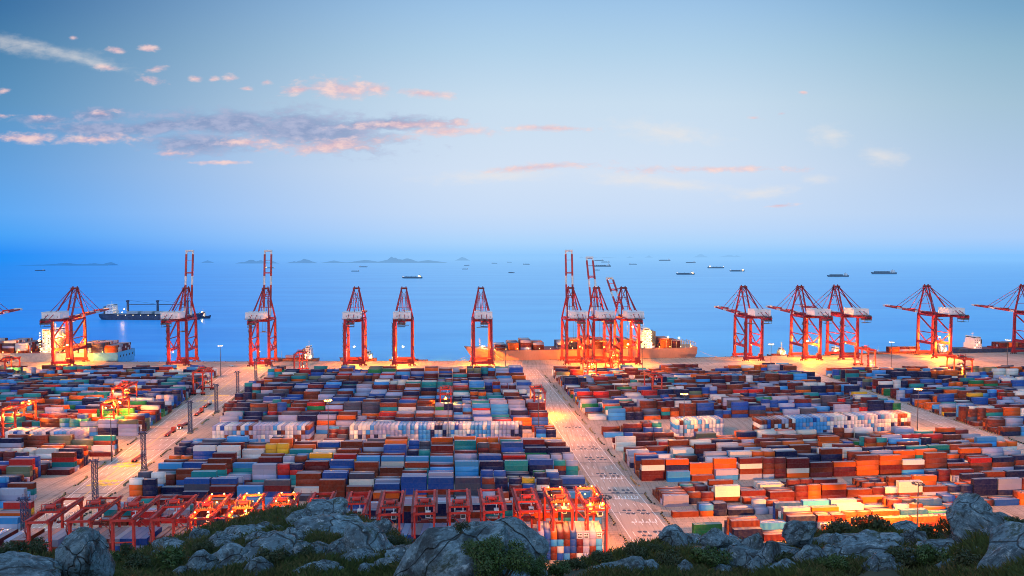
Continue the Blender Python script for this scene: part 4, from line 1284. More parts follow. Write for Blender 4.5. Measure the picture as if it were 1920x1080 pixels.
# --- ships out at sea
def sea_point(px, py): return ground(px, py, SEA)
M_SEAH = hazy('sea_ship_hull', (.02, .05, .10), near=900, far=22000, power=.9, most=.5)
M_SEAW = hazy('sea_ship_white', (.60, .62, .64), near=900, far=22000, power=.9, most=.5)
def sea_ship(px, py, lpx, label, house=1, lit=0, boxes=0, high=1.0, name='cargo_ship'):
    p = sea_point(px, py)
    depth = p.y * CP + (H - SEA) * SP
    L = lpx * 1.15 * depth / FPX
    B = L * .18; D = max(4.0, L * .068) * high
    root = empty(name, label, 'ship', (p.x, p.y, SEA), 0.0 + rs.uniform(-.12, .12), 'ships anchored out at sea')
    s_ = 1 if house > 0 else -1
    hb = hull_mesh(L, B, D, sheer=D * .35, bow=.14)
    if s_ > 0: hb.v = [(-x, -y, z) for x, y, z in hb.v]
    hb.build('hull', M_SEAH, root)
    hx = s_ * L * .36
    mb = MB(); hh = L * .10
    mb.quad_box((hx, 0, D + hh * .35), L * .10, B * .9, hh * .7); mb.quad_box((hx, 0, D + hh * .85), L * .07, B * .95, hh * .3)
    mb.build('superstructure', M_SEAW, root)
    mb = MB(); mb.quad_box((hx + s_ * L * .07, 0, D + hh * .35), L * .03, B * .3, hh * .7); mb.build('funnel', M_SEAH, root)
    mb = MB()
    for k in (-.3, -.05, .15): mb.tube((s_ * L * k, 0, D), (s_ * L * k, 0, D + hh * .55), L * .006, n=5)
    mb.tube((hx, 0, D + hh), (hx, 0, D + hh * 1.4), L * .006, n=5)
    mb.build('mast', M_SEAH, root)
    mb = MB()
    for k in range(5):
        mb.quad_box((s_ * L * (-.32 + k * .12), 0, D + L * .012 * (1 + boxes)), L * .10, B * .8, L * .024 * (1 + boxes))
    mb.build('deck_cargo' if boxes else 'hatch_cover', M_SEAH, root)
    if lit:
        pts = [(hx + s_ * L * .02 * k, -B * .5, D + hh * (.2 + .25 * (k % 3))) for k in range(-2, 4)] + [(-s_ * L * .46, 0, D * 1.5)]
        bulbs(root, pts, 0, M_WARM, L * .012)
    return root
SS = [(773, 522, 33, 'anchored ship with brightly lit superstructure above the pair of slim frontal cranes', 1, 1, 0), (666, 509, 13, 'small ship below the long island, left of another', 1, 0, 0), (681, 501, 14, 'small ship just under the middle of the long island', -1, 0, 0),
      (872, 505, 10, 'nearer of two tiny ships under the peaked island', 1, 0, 0), (875, 498, 9, 'farther of two tiny ships under the peaked island', 1, 0, 0), (927, 494, 9, 'tiny ship right of the peaked island, first of three in a row', -1, 0, 0), (955, 492, 8, 'middle tiny ship of three in a row right of the peaked island', -1, 0, 0), (987, 496, 11, 'third tiny ship of three in a row right of the peaked island', -1, 0, 1),
      (959, 512, 10, 'short ship seen end-on below the row of three tiny ships', 1, 0, 1), (1129, 500, 28, 'long dark ship just right of the tallest upright boom', 1, 0, 0), (1123, 489, 15, 'faint far ship above the long dark ship, left one', 1, 0, 0), (1135, 492, 14, 'faint far ship above the long dark ship, right one', 1, 0, 0), (1120, 507, 8, 'small ship just below the long dark ship', 1, 0, 1),
      (1187, 496, 13, 'small ship below the faint middle islets', -1, 0, 0), (1246, 489, 19, 'thin distant ship left of the right-hand islet', 1, 0, 0), (1295, 493, 16, 'thin distant ship under the right-hand islet', 1, 0, 0), (1285, 515, 30, 'blue ship with white superstructure, nearest right of the crane trio', 1, 1, 0), (1342, 503, 26, 'ship with lit bow above the right-hand cranes, left of another', -1, 1, 0), (1382, 509, 24, 'lit ship above the leftmost crane of the right-hand group', 1, 1, 0),
      (1571, 519, 34, 'dark blue cargo ship above the third crane of the right-hand group', 1, 0, 1), (1657, 514, 40, 'long dark blue loaded ship, rightmost far out at sea', 1, 0, 1), (75, 508, 16, 'faint low boat below the long left island', 1, 0, 0), (506, 503, 15, 'faint ship beside the tip of the upright boom at left', -1, 1, 0)]
for a in SS: sea_ship(*a)
# --- general cargo ship with deck cranes, under way behind the upright crane
p = sea_point(285, 599)
depth = p.y * CP + (H - SEA) * SP
L = 190 * depth / FPX
root = empty('cargo_ship', 'dark blue cargo ship with yellow-lit deck and two deck cranes, off the left berth', 'ship', (p.x, p.y, SEA), R(-2))
hb = hull_mesh(L, 26, 11, sheer=5, bow=.14); hb.v = [(-x, -y, z) for x, y, z in hb.v]
hb.v = [(-x, y, z) for x, y, z in hb.v]
hull_o = hull_mesh(L, 26, 10, sheer=3.5, bow=.14); hull_o.v = [(x, y, z) for x, y, z in hull_o.v]
hull_o.build('hull', M_HULLNV, root)
superstructure(root, -L * .40, 22, 11, 5, 14, 0, True, face=-1)
for x in (-L * .24, L * .06, L * .36):
    mb = MB(); mb.beam((x, 0, 11), (x, 0, 36), 3.4, 3.4, 2.6, 2.6); mb.quad_box((x, 0, 34), 4.2, 4.2, 3); mb.build('crane_post', M_HULLNV, root)
for x0, x1 in ((-L * .24, L * .06), (L * .06, L * .36)):
    mb = MB(); mb.beam((x0, -.8, 28), (x1 - 3, -.8, 28.5), 1.2); mb.beam((x0, 0, 36), (x1 - 6, -.8, 29.5), .3); mb.build('crane_jib', M_HULLNV, root)
for k in range(4):
    mb = MB(); mb.quad_box((-L * .17 + k * L * .14, 0, 13.2), L * .11, 19, 4.4); mb.build('hatch_cover', M_HULLGR, root)
bulbs(root, [(x, -13.3, 9.0) for x in np.linspace(-L * .3, L * .3, 9)], 0, M_PALE, .9)
bulbs(root, [(-L * .27, -9, 14), (-L * .25, -9, 20)], 8000, M_WARM, 1.1)
p = sea_point(380, 597)
root = empty('tugboat', 'brightly lit tugboat at the bow of the dark cargo ship', 'tugboat', (p.x, p.y, SEA), R(0))
hull_mesh(30, 11, 4.5, sheer=2, bow=.3).build('hull', M_HULLNV, root)
superstructure(root, 1, 7, 4.5, 2, 9, 1, True, face=-1)
bulbs(root, [(-3, -4, 9), (4, -4, 9), (1, -4, 13), (0, -4.4, 6)], 5000, M_WARM, .9)

# ------------------------------------------------------------------ islands
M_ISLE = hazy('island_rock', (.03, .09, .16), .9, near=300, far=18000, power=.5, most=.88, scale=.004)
def island(x0, x1, ybase, peaks, seed):
    """peaks: (px, py of top, half width px)"""
    a, b_ = sea_point(x0, ybase), sea_point(x1, ybase)
    k = (a.y * CP + (H - SEA) * SP) / FPX
    nx, ny = 60, 10
    vs, fs = [], []
    Dp = (b_.x - a.x) * .22
    for i in range(nx + 1):
        px = lerp(x0, x1, i / nx)
        h = 0
        for (pp, pt, hw) in peaks:
            d = abs(px - pp) / hw
            if d < 1: h = max(h, (ybase - pt) * (1 - d) ** 1.15)
        h += .9 * abs(noise.noise(Vector((px * .13, seed, 0)))) * min(1, (px - x0) / 8, (x1 - px) / 8)
        h = max(0, h) * k
        for j in range(ny + 1):
            g = j / ny
            sh = math.sin(math.pi * g) ** .7
            vs.append((lerp(a.x, b_.x, i / nx), a.y + Dp * g, SEA - .5 + h * sh * (1 + .25 * noise.noise(Vector((px * .2, g * 4, seed))))))
    for i in range(nx):
        for j in range(ny):
            q = i * (ny + 1) + j
            fs.append((q, q + ny + 1, q + ny + 2, q + 1))
    me = bpy.data.meshes.new('island'); me.from_pydata(vs, [], fs); me.materials.append(M_ISLE); me.update()
    structure(put('island', me))
island(22, 202, 498, [(60, 496.5, 40), (110, 493.5, 60), (165, 494, 40), (195, 491.5, 14)], 1)
island(374, 402, 493, [(388, 488, 14)], 2)
island(440, 520, 494, [(468, 487, 24), (485, 488, 22), (508, 490, 12), (450, 491, 12)], 3)
island(533, 592, 493.5, [(570, 485.5, 26), (550, 490, 18)], 4)
island(600, 836, 493, [(620, 489, 24), (680, 487.5, 40), (731, 480.5, 18), (735, 484, 40), (760, 484.5, 30), (800, 488, 40)], 5)
island(851, 884, 488.5, [(867, 481.5, 15)], 6)
island(1085, 1168, 484, [(1091, 480.5, 5), (1110, 482, 20), (1140, 482, 26)], 7)
island(1172, 1190, 483.5, [(1181, 481, 9)], 8)
island(1208, 1226, 483, [(1217, 479, 9)], 9)
island(1300, 1334, 482.5, [(1315, 476.5, 15)], 10)
island(1348, 1392, 482, [(1368, 478, 20), (1383, 479, 10)], 11)

# ------------------------------------------------------------------ trucks on the roads
M_TRK = paint('truck_cab_red', (.40, .05, .03), .4); M_TRK2 = paint('truck_cab_white', (.6, .6, .6), .4)
M_TAIL = glow('tail_lamp', (1, .08, .03), 8); M_HEADL = glow('head_lamp', (1, .85, .6), 25)
def truck(px, py, rz, label, cabm, load=None):
    g = ground(px, py)
    root = empty('trailer_truck', label, 'truck', (g.x, g.y, 0), R(rz), 'flatbed trucks on the terminal roads')
    mb = MB(); mb.quad_box((0, 7.6, 1.9), 2.4, 2.2, 2.5); mb.quad_box((0, 7.4, 3.3), 2.2, 1.6, .35); mb.quad_box((0, 6.0, 1.0), 1.6, 2.6, .5)
    cab = mb.build('cab', cabm, root)
    mb = MB(); mb.quad_box((0, 8.72, 2.3), 2.1, .06, .9); mb.build('windscreen', M_GLASS, cab)
    mb = MB(); mb.quad_box((0, 0, 1.35), 2.4, 12.6, .3)
    for s in (-1, 1): mb.quad_box((s * .5, 0, 1.05), .25, 12.4, .35)
    for k in range(-3, 4): mb.quad_box((0, k * 2, 1.52), 2.5, .3, .08)
    mb.build('trailer', M_REDDARK, root)
    wm = MB().tube((-1.25, 0, 0), (1.25, 0, 0), .52, n=12).mesh('wheel', M_RUBBER)
    for y in (-5.2, -3.9, 5.0, 8.0): put('wheel', wm, root, (0, y, .52))
    for s in (-1, 1):
        put('tail_lamp', MB().quad_box((0, 0, 0), .4, .1, .3).mesh('tail_lamp', M_TAIL), root, (s * .9, -6.36, 1.2))
        put('headlight', MB().quad_box((0, 0, 0), .4, .1, .3).mesh('headlight', M_HEADL), root, (s * .9, 8.75, 1.1))
    return root
truck(318, 815, 6, 'empty flatbed truck on the left road beside the fourth lattice tower', M_TRK)
truck(258, 862, 6, 'empty flatbed truck on the left road beside the third lattice tower', M_TRK2)
truck(344, 800, 186, 'flatbed truck on the left road coming towards the hill', M_TRK)
truck(372, 777, 6, 'flatbed truck on the left road just left of the fifth lattice tower', M_TRK)
truck(388, 762, 6, 'small-looking truck on the left road near the unlit gantry', M_TRK2)
truck(1458, 708, 186, 'truck on the right road close to the quay', M_TRK2)
g = ground(434, 687)
root = empty('parked_car', 'small white car parked on the apron right of the upright-boom crane', 'car', (g.x, g.y, 0), R(90))
mb = MB(); mb.loft([[(x, -2.2, z) for x, z in ((-.85, .4), (.85, .4), (.85, .8), (-.85, .8))], [(x, -1.2, z) for x, z in ((-.9, .35), (.9, .35), (.9, .95), (-.9, .95))], [(x, -.6, z) for x, z in ((-.9, .35), (.9, .35), (.75, 1.45), (-.75, 1.45))], [(x, .8, z) for x, z in ((-.9, .35), (.9, .35), (.75, 1.45), (-.75, 1.45))], [(x, 1.5, z) for x, z in ((-.9, .35), (.9, .35), (.88, .95), (-.88, .95))], [(x, 2.3, z) for x, z in ((-.85, .4), (.85, .4), (.85, .75), (-.85, .75))]])
mb.build('body', M_WHITE, root)
wm = MB().tube((-.95, 0, 0), (.95, 0, 0), .33, n=12).mesh('wheel', M_RUBBER)
for y in (-1.4, 1.5): put('wheel', wm, root, (0, y, .33))
mb = MB(); mb.poly([(-.7, -.62, 1.4), (.7, -.62, 1.4), (.82, -1.15, 1.0), (-.82, -1.15, 1.0)]); mb.build('windscreen', M_GLASS, root)
# white site cabins at the quay end of the central road
for k, (px, py) in enumerate(((1042, 704), (1056, 703), (1070, 702))):
    g = ground(px, py)
    root = empty('site_cabin', ['left', 'middle', 'right'][k] + ' one of three white cabins at the quay end of the central road', 'cabin', (g.x, g.y, 0), R(4), 'white cabins by the quay')
    mb = MB(); mb.quad_box((0, 0, 3.2), 6.4, 9, 6.4); mb.build('wall', M_WHITE, root)
    mb = MB(); mb.quad_box((0, 0, 6.5), 6.9, 9.5, .25); mb.build('roof', M_STEEL, root)
    for kk in (-1.6, 1.6):
        mb = MB(); mb.quad_box((kk, -4.53, 4.6), 1.3, .06, 1.1); mb.build('window', M_GLASS, root)
    mb = MB(); mb.quad_box((0, -4.53, 1.1), 1.0, .06, 2.1); mb.build('door', M_MACH, root)
# low wall at the foot of the hill by the central road
a, b_ = along(985, 258, 0), along(1165, 262, 0)
mb = MB(); mb.beam((a.x, a.y, 1.3), (b_.x, b_.y, 1.3), .5, 2.6); mb.beam((a.x, a.y, 2.7), (b_.x, b_.y, 2.7), .8, .2)
tag(mb.build('boundary_wall', paint('lamplit_wall', (.45, .26, .08), .8)), 'low boundary wall in lamp-lit ochre at the hill foot under the rightmost front gantries', 'wall')  # lamp light on the concrete is painted in as ochre
# ------------------------------------------------------------------ boulders, shrubs, grass on the hillside
m, t = new_mat('granite')
co = t.n('ShaderNodeTexCoord').outputs['Object']
oi = t.n('ShaderNodeObjectInfo').outputs['Random']
cw = t.n('ShaderNodeVectorMath', operation='ADD', i_0=co, i_1=t.n('ShaderNodeCombineXYZ', i_0=t.math('MULTIPLY', oi, 90.0)).outputs[0]).outputs[0]
n1 = t.noise(cw, .9, 6, .7, .6); n2 = t.noise(cw, 4.0, 7, .78); n3 = t.noise(cw, 11.0, 4, .7)
vr = t.n('ShaderNodeTexVoronoi', feature='DISTANCE_TO_EDGE', i_Vector=t.n('ShaderNodeVectorMath', operation='ADD', i_0=cw, i_1=t.n('ShaderNodeVectorMath', operation='SCALE', i_0=t.n('ShaderNodeTexNoise', i_Vector=cw, i_Scale=.9).outputs['Color'], i_Scale=1.3).outputs[0]).outputs[0], i_Scale=.75)
crack = t.maprange(vr.outputs['Distance'], .0, .022, 1, 0)
streak = t.noise(t.mapping(cw, scale=(2.2, 2.2, .35)), 1.1, 5, .65)
c = t.mix(t.maprange(n1, .32, .68), (.035, .065, .088, 1), (.16, .27, .335, 1))
c = t.mix(t.math('MULTIPLY', t.maprange(n2, .52, .66), .75), c, (.40, .52, .58, 1))
c = t.mix(t.math('MULTIPLY', t.maprange(streak, .5, .62), .8), c, (.012, .018, .022, 1))
c = t.mix(t.math('MULTIPLY', t.maprange(n3, .5, .62), .55), c, (.02, .027, .032, 1))
c = t.mix(t.math('MULTIPLY', crack, .8), c, (.010, .012, .011, 1))
moss = t.math('MULTIPLY', t.maprange(t.noise(cw, 1.7, 5, .65), .54, .64), t.maprange(n3, .4, .55))
c = t.mix(t.math('MULTIPLY', moss, .75), c, (.03, .05, .018, 1))
hgt = t.math('ADD', t.math('ADD', t.math('MULTIPLY', n2, .5), t.math('MULTIPLY', n3, .12)), t.math('MULTIPLY', crack, -.5))
bmp = t.n('ShaderNodeBump', i_Strength=1.0, i_Distance=.6, i_Height=hgt)
b = t.n('ShaderNodeBsdfPrincipled', i_Base_Color=c, i_Roughness=.8, i_Normal=bmp)
t.n('ShaderNodeOutputMaterial', i_0=b); M_ROCK = m
def rock_mesh(seed, sub=4, cuts=13, amp=.15):
    rg = random.Random(seed)
    bm = bmesh.new(); bmesh.ops.create_icosphere(bm, subdivisions=sub, radius=1.0)
    planes = []
    for _ in range(cuts):
        v = Vector((rg.uniform(-1, 1), rg.uniform(-1, 1), rg.uniform(-.6, 1))).normalized()
        planes.append((v, rg.uniform(.5, .88)))
    off = Vector((seed * 3.7, seed * 1.3, seed * 2.1))
    for v in bm.verts:
        p = v.co.copy()
        for n_, d in planes:
            e = p.dot(n_) - d
            if e > 0: p -= n_ * e * .92
        f = noise.fractal(p * 1.3 + off, 1.0, 2.0, 4) * amp + noise.fractal(p * 3.4 + off, 1.0, 2.1, 5) * amp * .55
        # joints: ledges along one bedding direction
        led = math.sin((p.dot(planes[0][0]) + .15 * noise.noise(p * 2 + off)) * 9.0)
        f += .03 * (1 if led > .75 else 0) * -1
        v.co = p * (1 + f)
    me = bpy.data.meshes.new('boulder'); bm.to_mesh(me); bm.free()
    me.materials.append(M_ROCK)
    me.polygons.foreach_set('use_smooth', [True] * len(me.polygons))
    return me
def boulder(px, py, wpx, hpx, label, seed, tilt=0, deep=.8, sub=4, dist=None, cuts=9, sink=.0, group=None, mesh=None, spin=None):
    hit, n_ = on_hill(px, py)
    if dist or hit is None:
        Yd = dist or 50.0
        d = ray(px, py); hit = Vector((0, 0, H)) + d * (Yd / d.y)
    depth = hit.y * CP - (hit.z - H) * SP
    k = depth / FPX
    o = put('boulder', mesh or rock_mesh(seed, sub, cuts))
    rg = random.Random(seed * 7 + int(px))
    o.location = hit + Vector((0, 0, -sink * hpx * k))
    g_ = 1.0 if wpx > 120 else 1.34
    o.scale = (wpx * k * .56 * g_, wpx * k * .56 * deep * g_, hpx * k * .58 * g_)
    o.rotation_euler = (0, R(tilt), R(rg.uniform(-15, 15) if spin is None else spin))
    tag(o, label, 'boulder', group)
    return o
BL = [(45, 1078, 190, 62, 'long low slab of grey granite in the bottom left corner', 2, 4, 26),
      (154, 1052, 76, 84, 'upright rounded boulder leaning on the slab at bottom left', 3, 8, 28),
      (330, 1030, 44, 24, 'small pale boulder low on the left hill slope', 5, 0, None), (430, 1058, 78, 62, 'large pale cracked boulder at the foot of the left hill', 6, -4, None),
      (598, 970, 78, 44, 'angular slab crowning the left hilltop', 7, -12, None), (655, 994, 58, 40, 'big rounded boulder just below the hilltop slab, to its right', 8, 14, None), (610, 1000, 62, 40, 'broad pale boulder below the hilltop slab', 9, 10, None),
      (555, 1022, 46, 52, 'steep boulder in the middle of the left hill', 10, -10, None), (505, 1012, 44, 26, 'flat boulder left of the steep boulder on the left hill', 11, 8, None), (445, 1000, 56, 24, 'low ledge of rock under the left hill skyline', 12, 6, None), (415, 1018, 50, 30, 'small grey rock on the left hill below the low ledge', 13, 0, None),
      (690, 1006, 48, 46, 'leaning boulder on the right flank of the left hill', 14, 28, None), (718, 1002, 34, 34, 'outer boulder on the skyline of the left hill right flank', 15, 34, None), (632, 1042, 48, 34, 'boulder cluster rock low on the left hill, left one', 16, 0, None), (668, 1040, 42, 40, 'rounded rock low on the left hill, beside the cluster', 17, 0, None), (700, 1052, 40, 26, 'low slanting rock near the dark shrubs', 18, 20, None), (590, 1072, 70, 24, 'flat rock at the bottom edge under the left hill', 19, 0, None), (760, 1050, 66, 40, 'rock ledge between the left hill and the big granite rock', 20, 12, None),
      (845, 1052, 210, 120, 'huge smooth granite rock rising left of the green shrub', 22, -34, 40), (930, 1040, 180, 126, 'huge domed granite rock behind the green shrub', 21, 20, 43),
      (628, 1004, 150, 78, 'broad buried outcrop in the middle of the left hill rocks', 51, 14, None), (696, 1036, 105, 54, 'long sloping outcrop down the right flank of the left hill', 52, 30, None), (505, 1046, 110, 46, 'wide half-buried outcrop in the middle of the left slope', 53, -8, None), (1440, 1050, 120, 42, 'broad outcrop behind the dark rock pillars', 54, 6, None), (1600, 1022, 150, 44, 'wide outcrop below the low brown skyline shrub', 55, -8, None),
      (1290, 1014, 60, 20, 'flat-topped rock on the skyline left of the green container', 25, 4, None), (1338, 1010, 46, 26, 'small skyline rock under the green container', 26, 0, None), (1368, 1022, 70, 24, 'low ledge on the right-hand slope below the green container', 27, 6, None), (1320, 1040, 44, 20, 'small pale rock in the grass of the right slope', 28, 0, None), (1150, 1070, 60, 20, 'flat pale rock in grass near the boundary wall', 29, -10, None),
      (1405, 1048, 36, 70, 'dark upright rock pillar on the right slope, left one', 30, 10, None), (1440, 1060, 56, 60, 'dark rounded rock beside the upright pillars', 31, 0, None), (1385, 1068, 50, 50, 'dark rock pillar foot at the bottom edge', 32, -6, None), (1462, 1036, 66, 34, 'pale broad rock right of the dark pillars', 33, 10, None), (1525, 1056, 58, 62, 'very dark angular rock in the middle of the right slope', 34, -8, None), (1500, 1000, 56, 34, 'skyline rock below the dark blue container', 35, -24, None),
      (1600, 1040, 90, 46, 'grey rock left of the long pale slab', 36, -22, None), (1660, 1052, 190, 66, 'long pale slab across the right slope', 37, -8, None), (1690, 1000, 66, 30, 'smooth skyline rock under the nearest lamp mast', 38, -4, None), (1718, 1020, 40, 40, 'narrow slanting rock beside the nearest lamp mast', 39, -30, None), (1822, 968, 70, 52, 'rounded top rock of the skyline knoll at right', 40, 8, None), (1845, 1000, 90, 56, 'broad pale rock in the lower half of the right knoll', 41, 22, None), (1800, 1010, 40, 50, 'leaning rock at the left foot of the right knoll', 42, -26, None),
      (1790, 1034, 130, 34, 'flat rock shelf below the right knoll', 43, -3, None), (1900, 1060, 190, 110, 'huge speckled granite slab in the bottom right corner', 44, -28, 38), (1870, 976, 46, 22, 'small dark rock right of the knoll top', 45, 12, None)]
for (px, py, wp, hp, lab, sd_, tl, dist) in BL:
    boulder(px, py, wp, hp, lab, sd_, tl, sub=5 if wp > 55 else 4, dist=dist, deep=.9 if wp < 120 else .7, cuts=7 if wp > 120 else 13, spin=0 if wp > 120 else None)
SMALL = [rock_mesh(100 + i, 3) for i in range(5)]
rg = random.Random(77); cnt = 0; sides = ['left hill', 'right slope']
spots = []
while cnt < 100:
    px = rg.choice([rg.uniform(280, 760), rg.uniform(1120, 1900)]); py = rg.uniform(965, 1078)
    hit, n_ = on_hill(px, py)
    if hit is None or hit.y > 120: continue
    if ridge(px)[0] > py - 6: continue
    spots.append((px, py)); cnt += 1
for i, (px, py) in enumerate(spots):
    w_ = rg.uniform(10, 24) if i < 46 else rg.uniform(28, 64)
    boulder(px, py, w_, w_ * rg.uniform(.5, .8), 'small grey stone lying in the hillside grass' if i < 46 else 'mid-sized grey rock among the hillside grass', 200 + i, rg.uniform(-15, 15), mesh=SMALL[i % 5], group='small loose stones in the hillside grass' if i < 46 else 'mid-sized rocks in the hillside grass')

m, t = new_mat('leaf')
at = t.n('ShaderNodeAttribute'); at.attribute_name = 'Col'
oi = t.n('ShaderNodeObjectInfo')
pos = t.n('ShaderNodeNewGeometry').outputs['Position']
c = t.mix(.35, at.outputs['Color'], t.mix(t.noise(pos, .7, 3), (.012, .03, .008, 1), (.06, .085, .02, 1)))
d = t.n('ShaderNodeBsdfPrincipled', i_Base_Color=c, i_Roughness=.65)
tr = t.n('ShaderNodeBsdfTranslucent', i_0=c)
t.n('ShaderNodeOutputMaterial', i_0=t.n('ShaderNodeMixShader', i_0=.25, i_1=d, i_2=tr)); M_LEAF = m
def colored_mesh(name, V, F, Cc, mat):
    me = bpy.data.meshes.new(name); me.from_pydata(V, [], F)
    a = me.color_attributes.new('Col', 'FLOAT_COLOR', 'POINT')
    a.data.foreach_set('color', [x for c_ in Cc for x in (*c_, 1)])
    me.materials.append(mat); me.update()
    return me
def leaf_cloud(seed, blobs, n, size, cols):
    rg = random.Random(seed); V, F, Cc = [], [], []
    tot = sum(b_[3] ** 2 for b_ in blobs)
    for bx, by, bz, br in blobs:
        for _ in range(int(n * br ** 2 / tot)):
            v = Vector((rg.gauss(0, 1), rg.gauss(0, 1), rg.gauss(0, 1) * .9)).normalized()
            rr = br * (rg.uniform(.35, 1.08) ** .5) * (1 + .25 * noise.noise(v * 2.5 + Vector((seed, bx, bz))))
            p = Vector((bx, by, bz)) + v * rr
            if p.z < -.1: continue
            ax = Vector((rg.gauss(0, 1), rg.gauss(0, 1), rg.gauss(.3, 1))).normalized()
            sd2 = ax.cross(v + Vector((.01, .02, .03))).normalized()
            s = size * rg.uniform(.6, 1.35)
            k = len(V)
            V += [tuple(p - ax * s), tuple(p + sd2 * s * .42), tuple(p + ax * s), tuple(p - sd2 * s * .42)]
            F.append((k, k + 1, k + 2, k + 3))
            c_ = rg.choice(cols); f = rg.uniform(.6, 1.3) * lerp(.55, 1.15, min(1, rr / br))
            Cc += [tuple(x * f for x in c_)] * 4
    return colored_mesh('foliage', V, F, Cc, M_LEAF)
GRN = [(.035, .085, .015), (.05, .11, .02), (.025, .06, .014)]; DRK = [(.012, .028, .010), (.018, .036, .012), (.03, .045, .015)]; BRN = [(.05, .05, .022), (.03, .04, .015)]
M_BARK = paint('bark', (.06, .045, .03), .9)
def shrub_meshes(seed, cols, n=1700, size=.085):
    rg = random.Random(seed)
    blobs = [(rg.uniform(-.75, .75), rg.uniform(-.5, .5), rg.uniform(.25, .75), rg.uniform(.28, .5)) for _ in range(8)]
    f = leaf_cloud(seed, blobs, n, size, cols)
    st = MB()
    for b_ in blobs: st.tube((b_[0] * .15, b_[1] * .15, -.3), (b_[0], b_[1], b_[2]), .045, .015, 5)
    return f, st.mesh('stem', M_BARK)
KINDS = [shrub_meshes(1, GRN), shrub_meshes(2, DRK), shrub_meshes(3, BRN + DRK), shrub_meshes(4, GRN, 5000, .05), shrub_meshes(5, DRK, 1800, .07)]
def shrub(px, py, wpx, kind, label, dist=None, squash=1.0):
    hit, n_ = on_hill(px, py)
    if dist or hit is None:
        d = ray(px, py); hit = Vector((0, 0, H)) + d * ((dist or 50) / d.y)
    depth = hit.y * CP - (hit.z - H) * SP; s = wpx * depth / FPX / 2.1
    root = empty('shrub', label, 'shrub', hit, rnds.uniform(0, 6), 'shrubs on the hillside')
    root.scale = (s, s, s * squash)
    put('foliage', KINDS[kind][0], root); put('stem', KINDS[kind][1], root)
rnds = random.Random(5)
SH = [(14, 1048, 62, 1, 'leafy bush in the bottom left corner'), (70, 1042, 60, 2, 'low brown-green bush behind the bottom left slab'), (235, 1036, 34, 1, 'small pointed dark shrub on the skyline left of the left hill'), (215, 1062, 50, 0, 'green bush right of the upright boulder'), (255, 1074, 70, 1, 'dark bush at the bottom edge right of the upright boulder'),
      (330, 1066, 70, 0, 'green bush left of the large pale cracked boulder'), (380, 1040, 50, 2, 'brownish shrub in the middle of the left slope'), (480, 1030, 46, 1, 'dark shrub below the flat boulder on the left hill'), (510, 1062, 70, 2, 'wide brownish shrub right of the large cracked boulder'), (575, 1050, 50, 1, 'dark shrub right of the steep boulder'), (740, 1028, 52, 4, 'dark shrub on the right flank of the left hill'), (772, 1040, 54, 4, 'darkest shrub beside the big granite rock'), (795, 1050, 40, 1, 'low dark shrub wedged against the big granite rock'), (660, 975, 26, 4, 'small dark shrub on the hilltop behind the slab'),
      (865, 996, 34, 4, 'dark shrub growing on the crest of the big granite rock', 39), (905, 1050, 80, 3, 'bright green shrub on the big granite rock, upper part', 36), (940, 1074, 120, 3, 'bright green shrub below the big granite rock, wide lower part', 35), (1000, 1078, 70, 3, 'bright green shrub, small right-hand lobe', 37), (1045, 1078, 56, 0, 'green bush right of the big granite rock', 44), (1080, 1068, 44, 1, 'dark small conifer-like shrub near the boundary wall'),
      (1130, 1062, 56, 1, 'dark shrub at the left foot of the right slope'), (1190, 1052, 60, 2, 'brownish shrub on the left part of the right slope'), (1230, 1040, 40, 1, 'dark pointed shrub on the right slope near its crest'), (1330, 1062, 80, 0, 'green bush in the middle of the right slope'), (1260, 1070, 70, 2, 'brown-green bush at the bottom edge of the right slope'), (1475, 1066, 60, 1, 'dark bush between the dark rocks'), (1570, 1010, 70, 2, 'low brown shrub on the skyline below the blue container'), (1640, 1000, 70, 1, 'dark skyline shrub left of the nearest lamp mast'), (1745, 1012, 60, 1, 'dark shrub at the foot of the nearest lamp mast'), (1775, 1000, 50, 4, 'dark shrub left of the right knoll'), (1880, 1000, 64, 0, 'green shrub right of the right knoll'), (1905, 992, 46, 1, 'dark shrub at the right picture edge'), (1700, 1070, 90, 1, 'wide dark bush below the long pale slab'), (1760, 1066, 80, 0, 'green bush below the flat rock shelf'), (1560, 1074, 60, 0, 'green bush at the bottom edge beside the very dark rock'), (1820, 1070, 70, 2, 'brown-green bush left of the corner slab')]
for a in SH: shrub(*a)
# grass: tufts over the visible slope, one object
rg = random.Random(15); V, F, Cc = [], [], []
GC = [(.045, .078, .016), (.065, .10, .022), (.09, .09, .032), (.034, .054, .014), (.13, .115, .05)]
n = 0; tries = 0
while n < 21000 and tries < 80000:
    tries += 1
    px = rg.uniform(-120, 2040); py = rg.uniform(940, 1110)
    if py < ridge(px)[0] - 3: continue
    hit, n_ = on_hill(px, py)
    if hit is None or hit.y > 110 or hit.y < 11: continue
    den = noise.noise(Vector((hit.x * .16, hit.y * .16, 4)))
    if den < -.42: continue
    n += 1
    tone = rg.choice(GC) if den < .25 else rg.choice(GC[:2] + GC[3:4])
    for _ in range(6):
        b0 = hit + Vector((rg.uniform(-.28, .28), rg.uniform(-.28, .28), -.05))
        hg = rg.uniform(.22, .62) * (1 + .4 * den); lean = Vector((rg.gauss(0, .5), rg.gauss(0, .5), 0)) * hg * .7
        sw = rg.uniform(.018, .04); an = rg.uniform(0, 3.14); sd3 = Vector((math.cos(an), math.sin(an), 0)) * sw
        k = len(V)
        V += [tuple(b0 - sd3), tuple(b0 + sd3), tuple(b0 + lean * .45 + Vector((0, 0, hg * .7)) + sd3 * .6), tuple(b0 + lean + Vector((0, 0, hg)))]
        F.append((k, k + 1, k + 2, k + 3))
        f = rg.uniform(.7, 1.3); Cc += [tuple(x * f * .55 for x in tone)] * 2 + [tuple(x * f for x in tone)] * 2
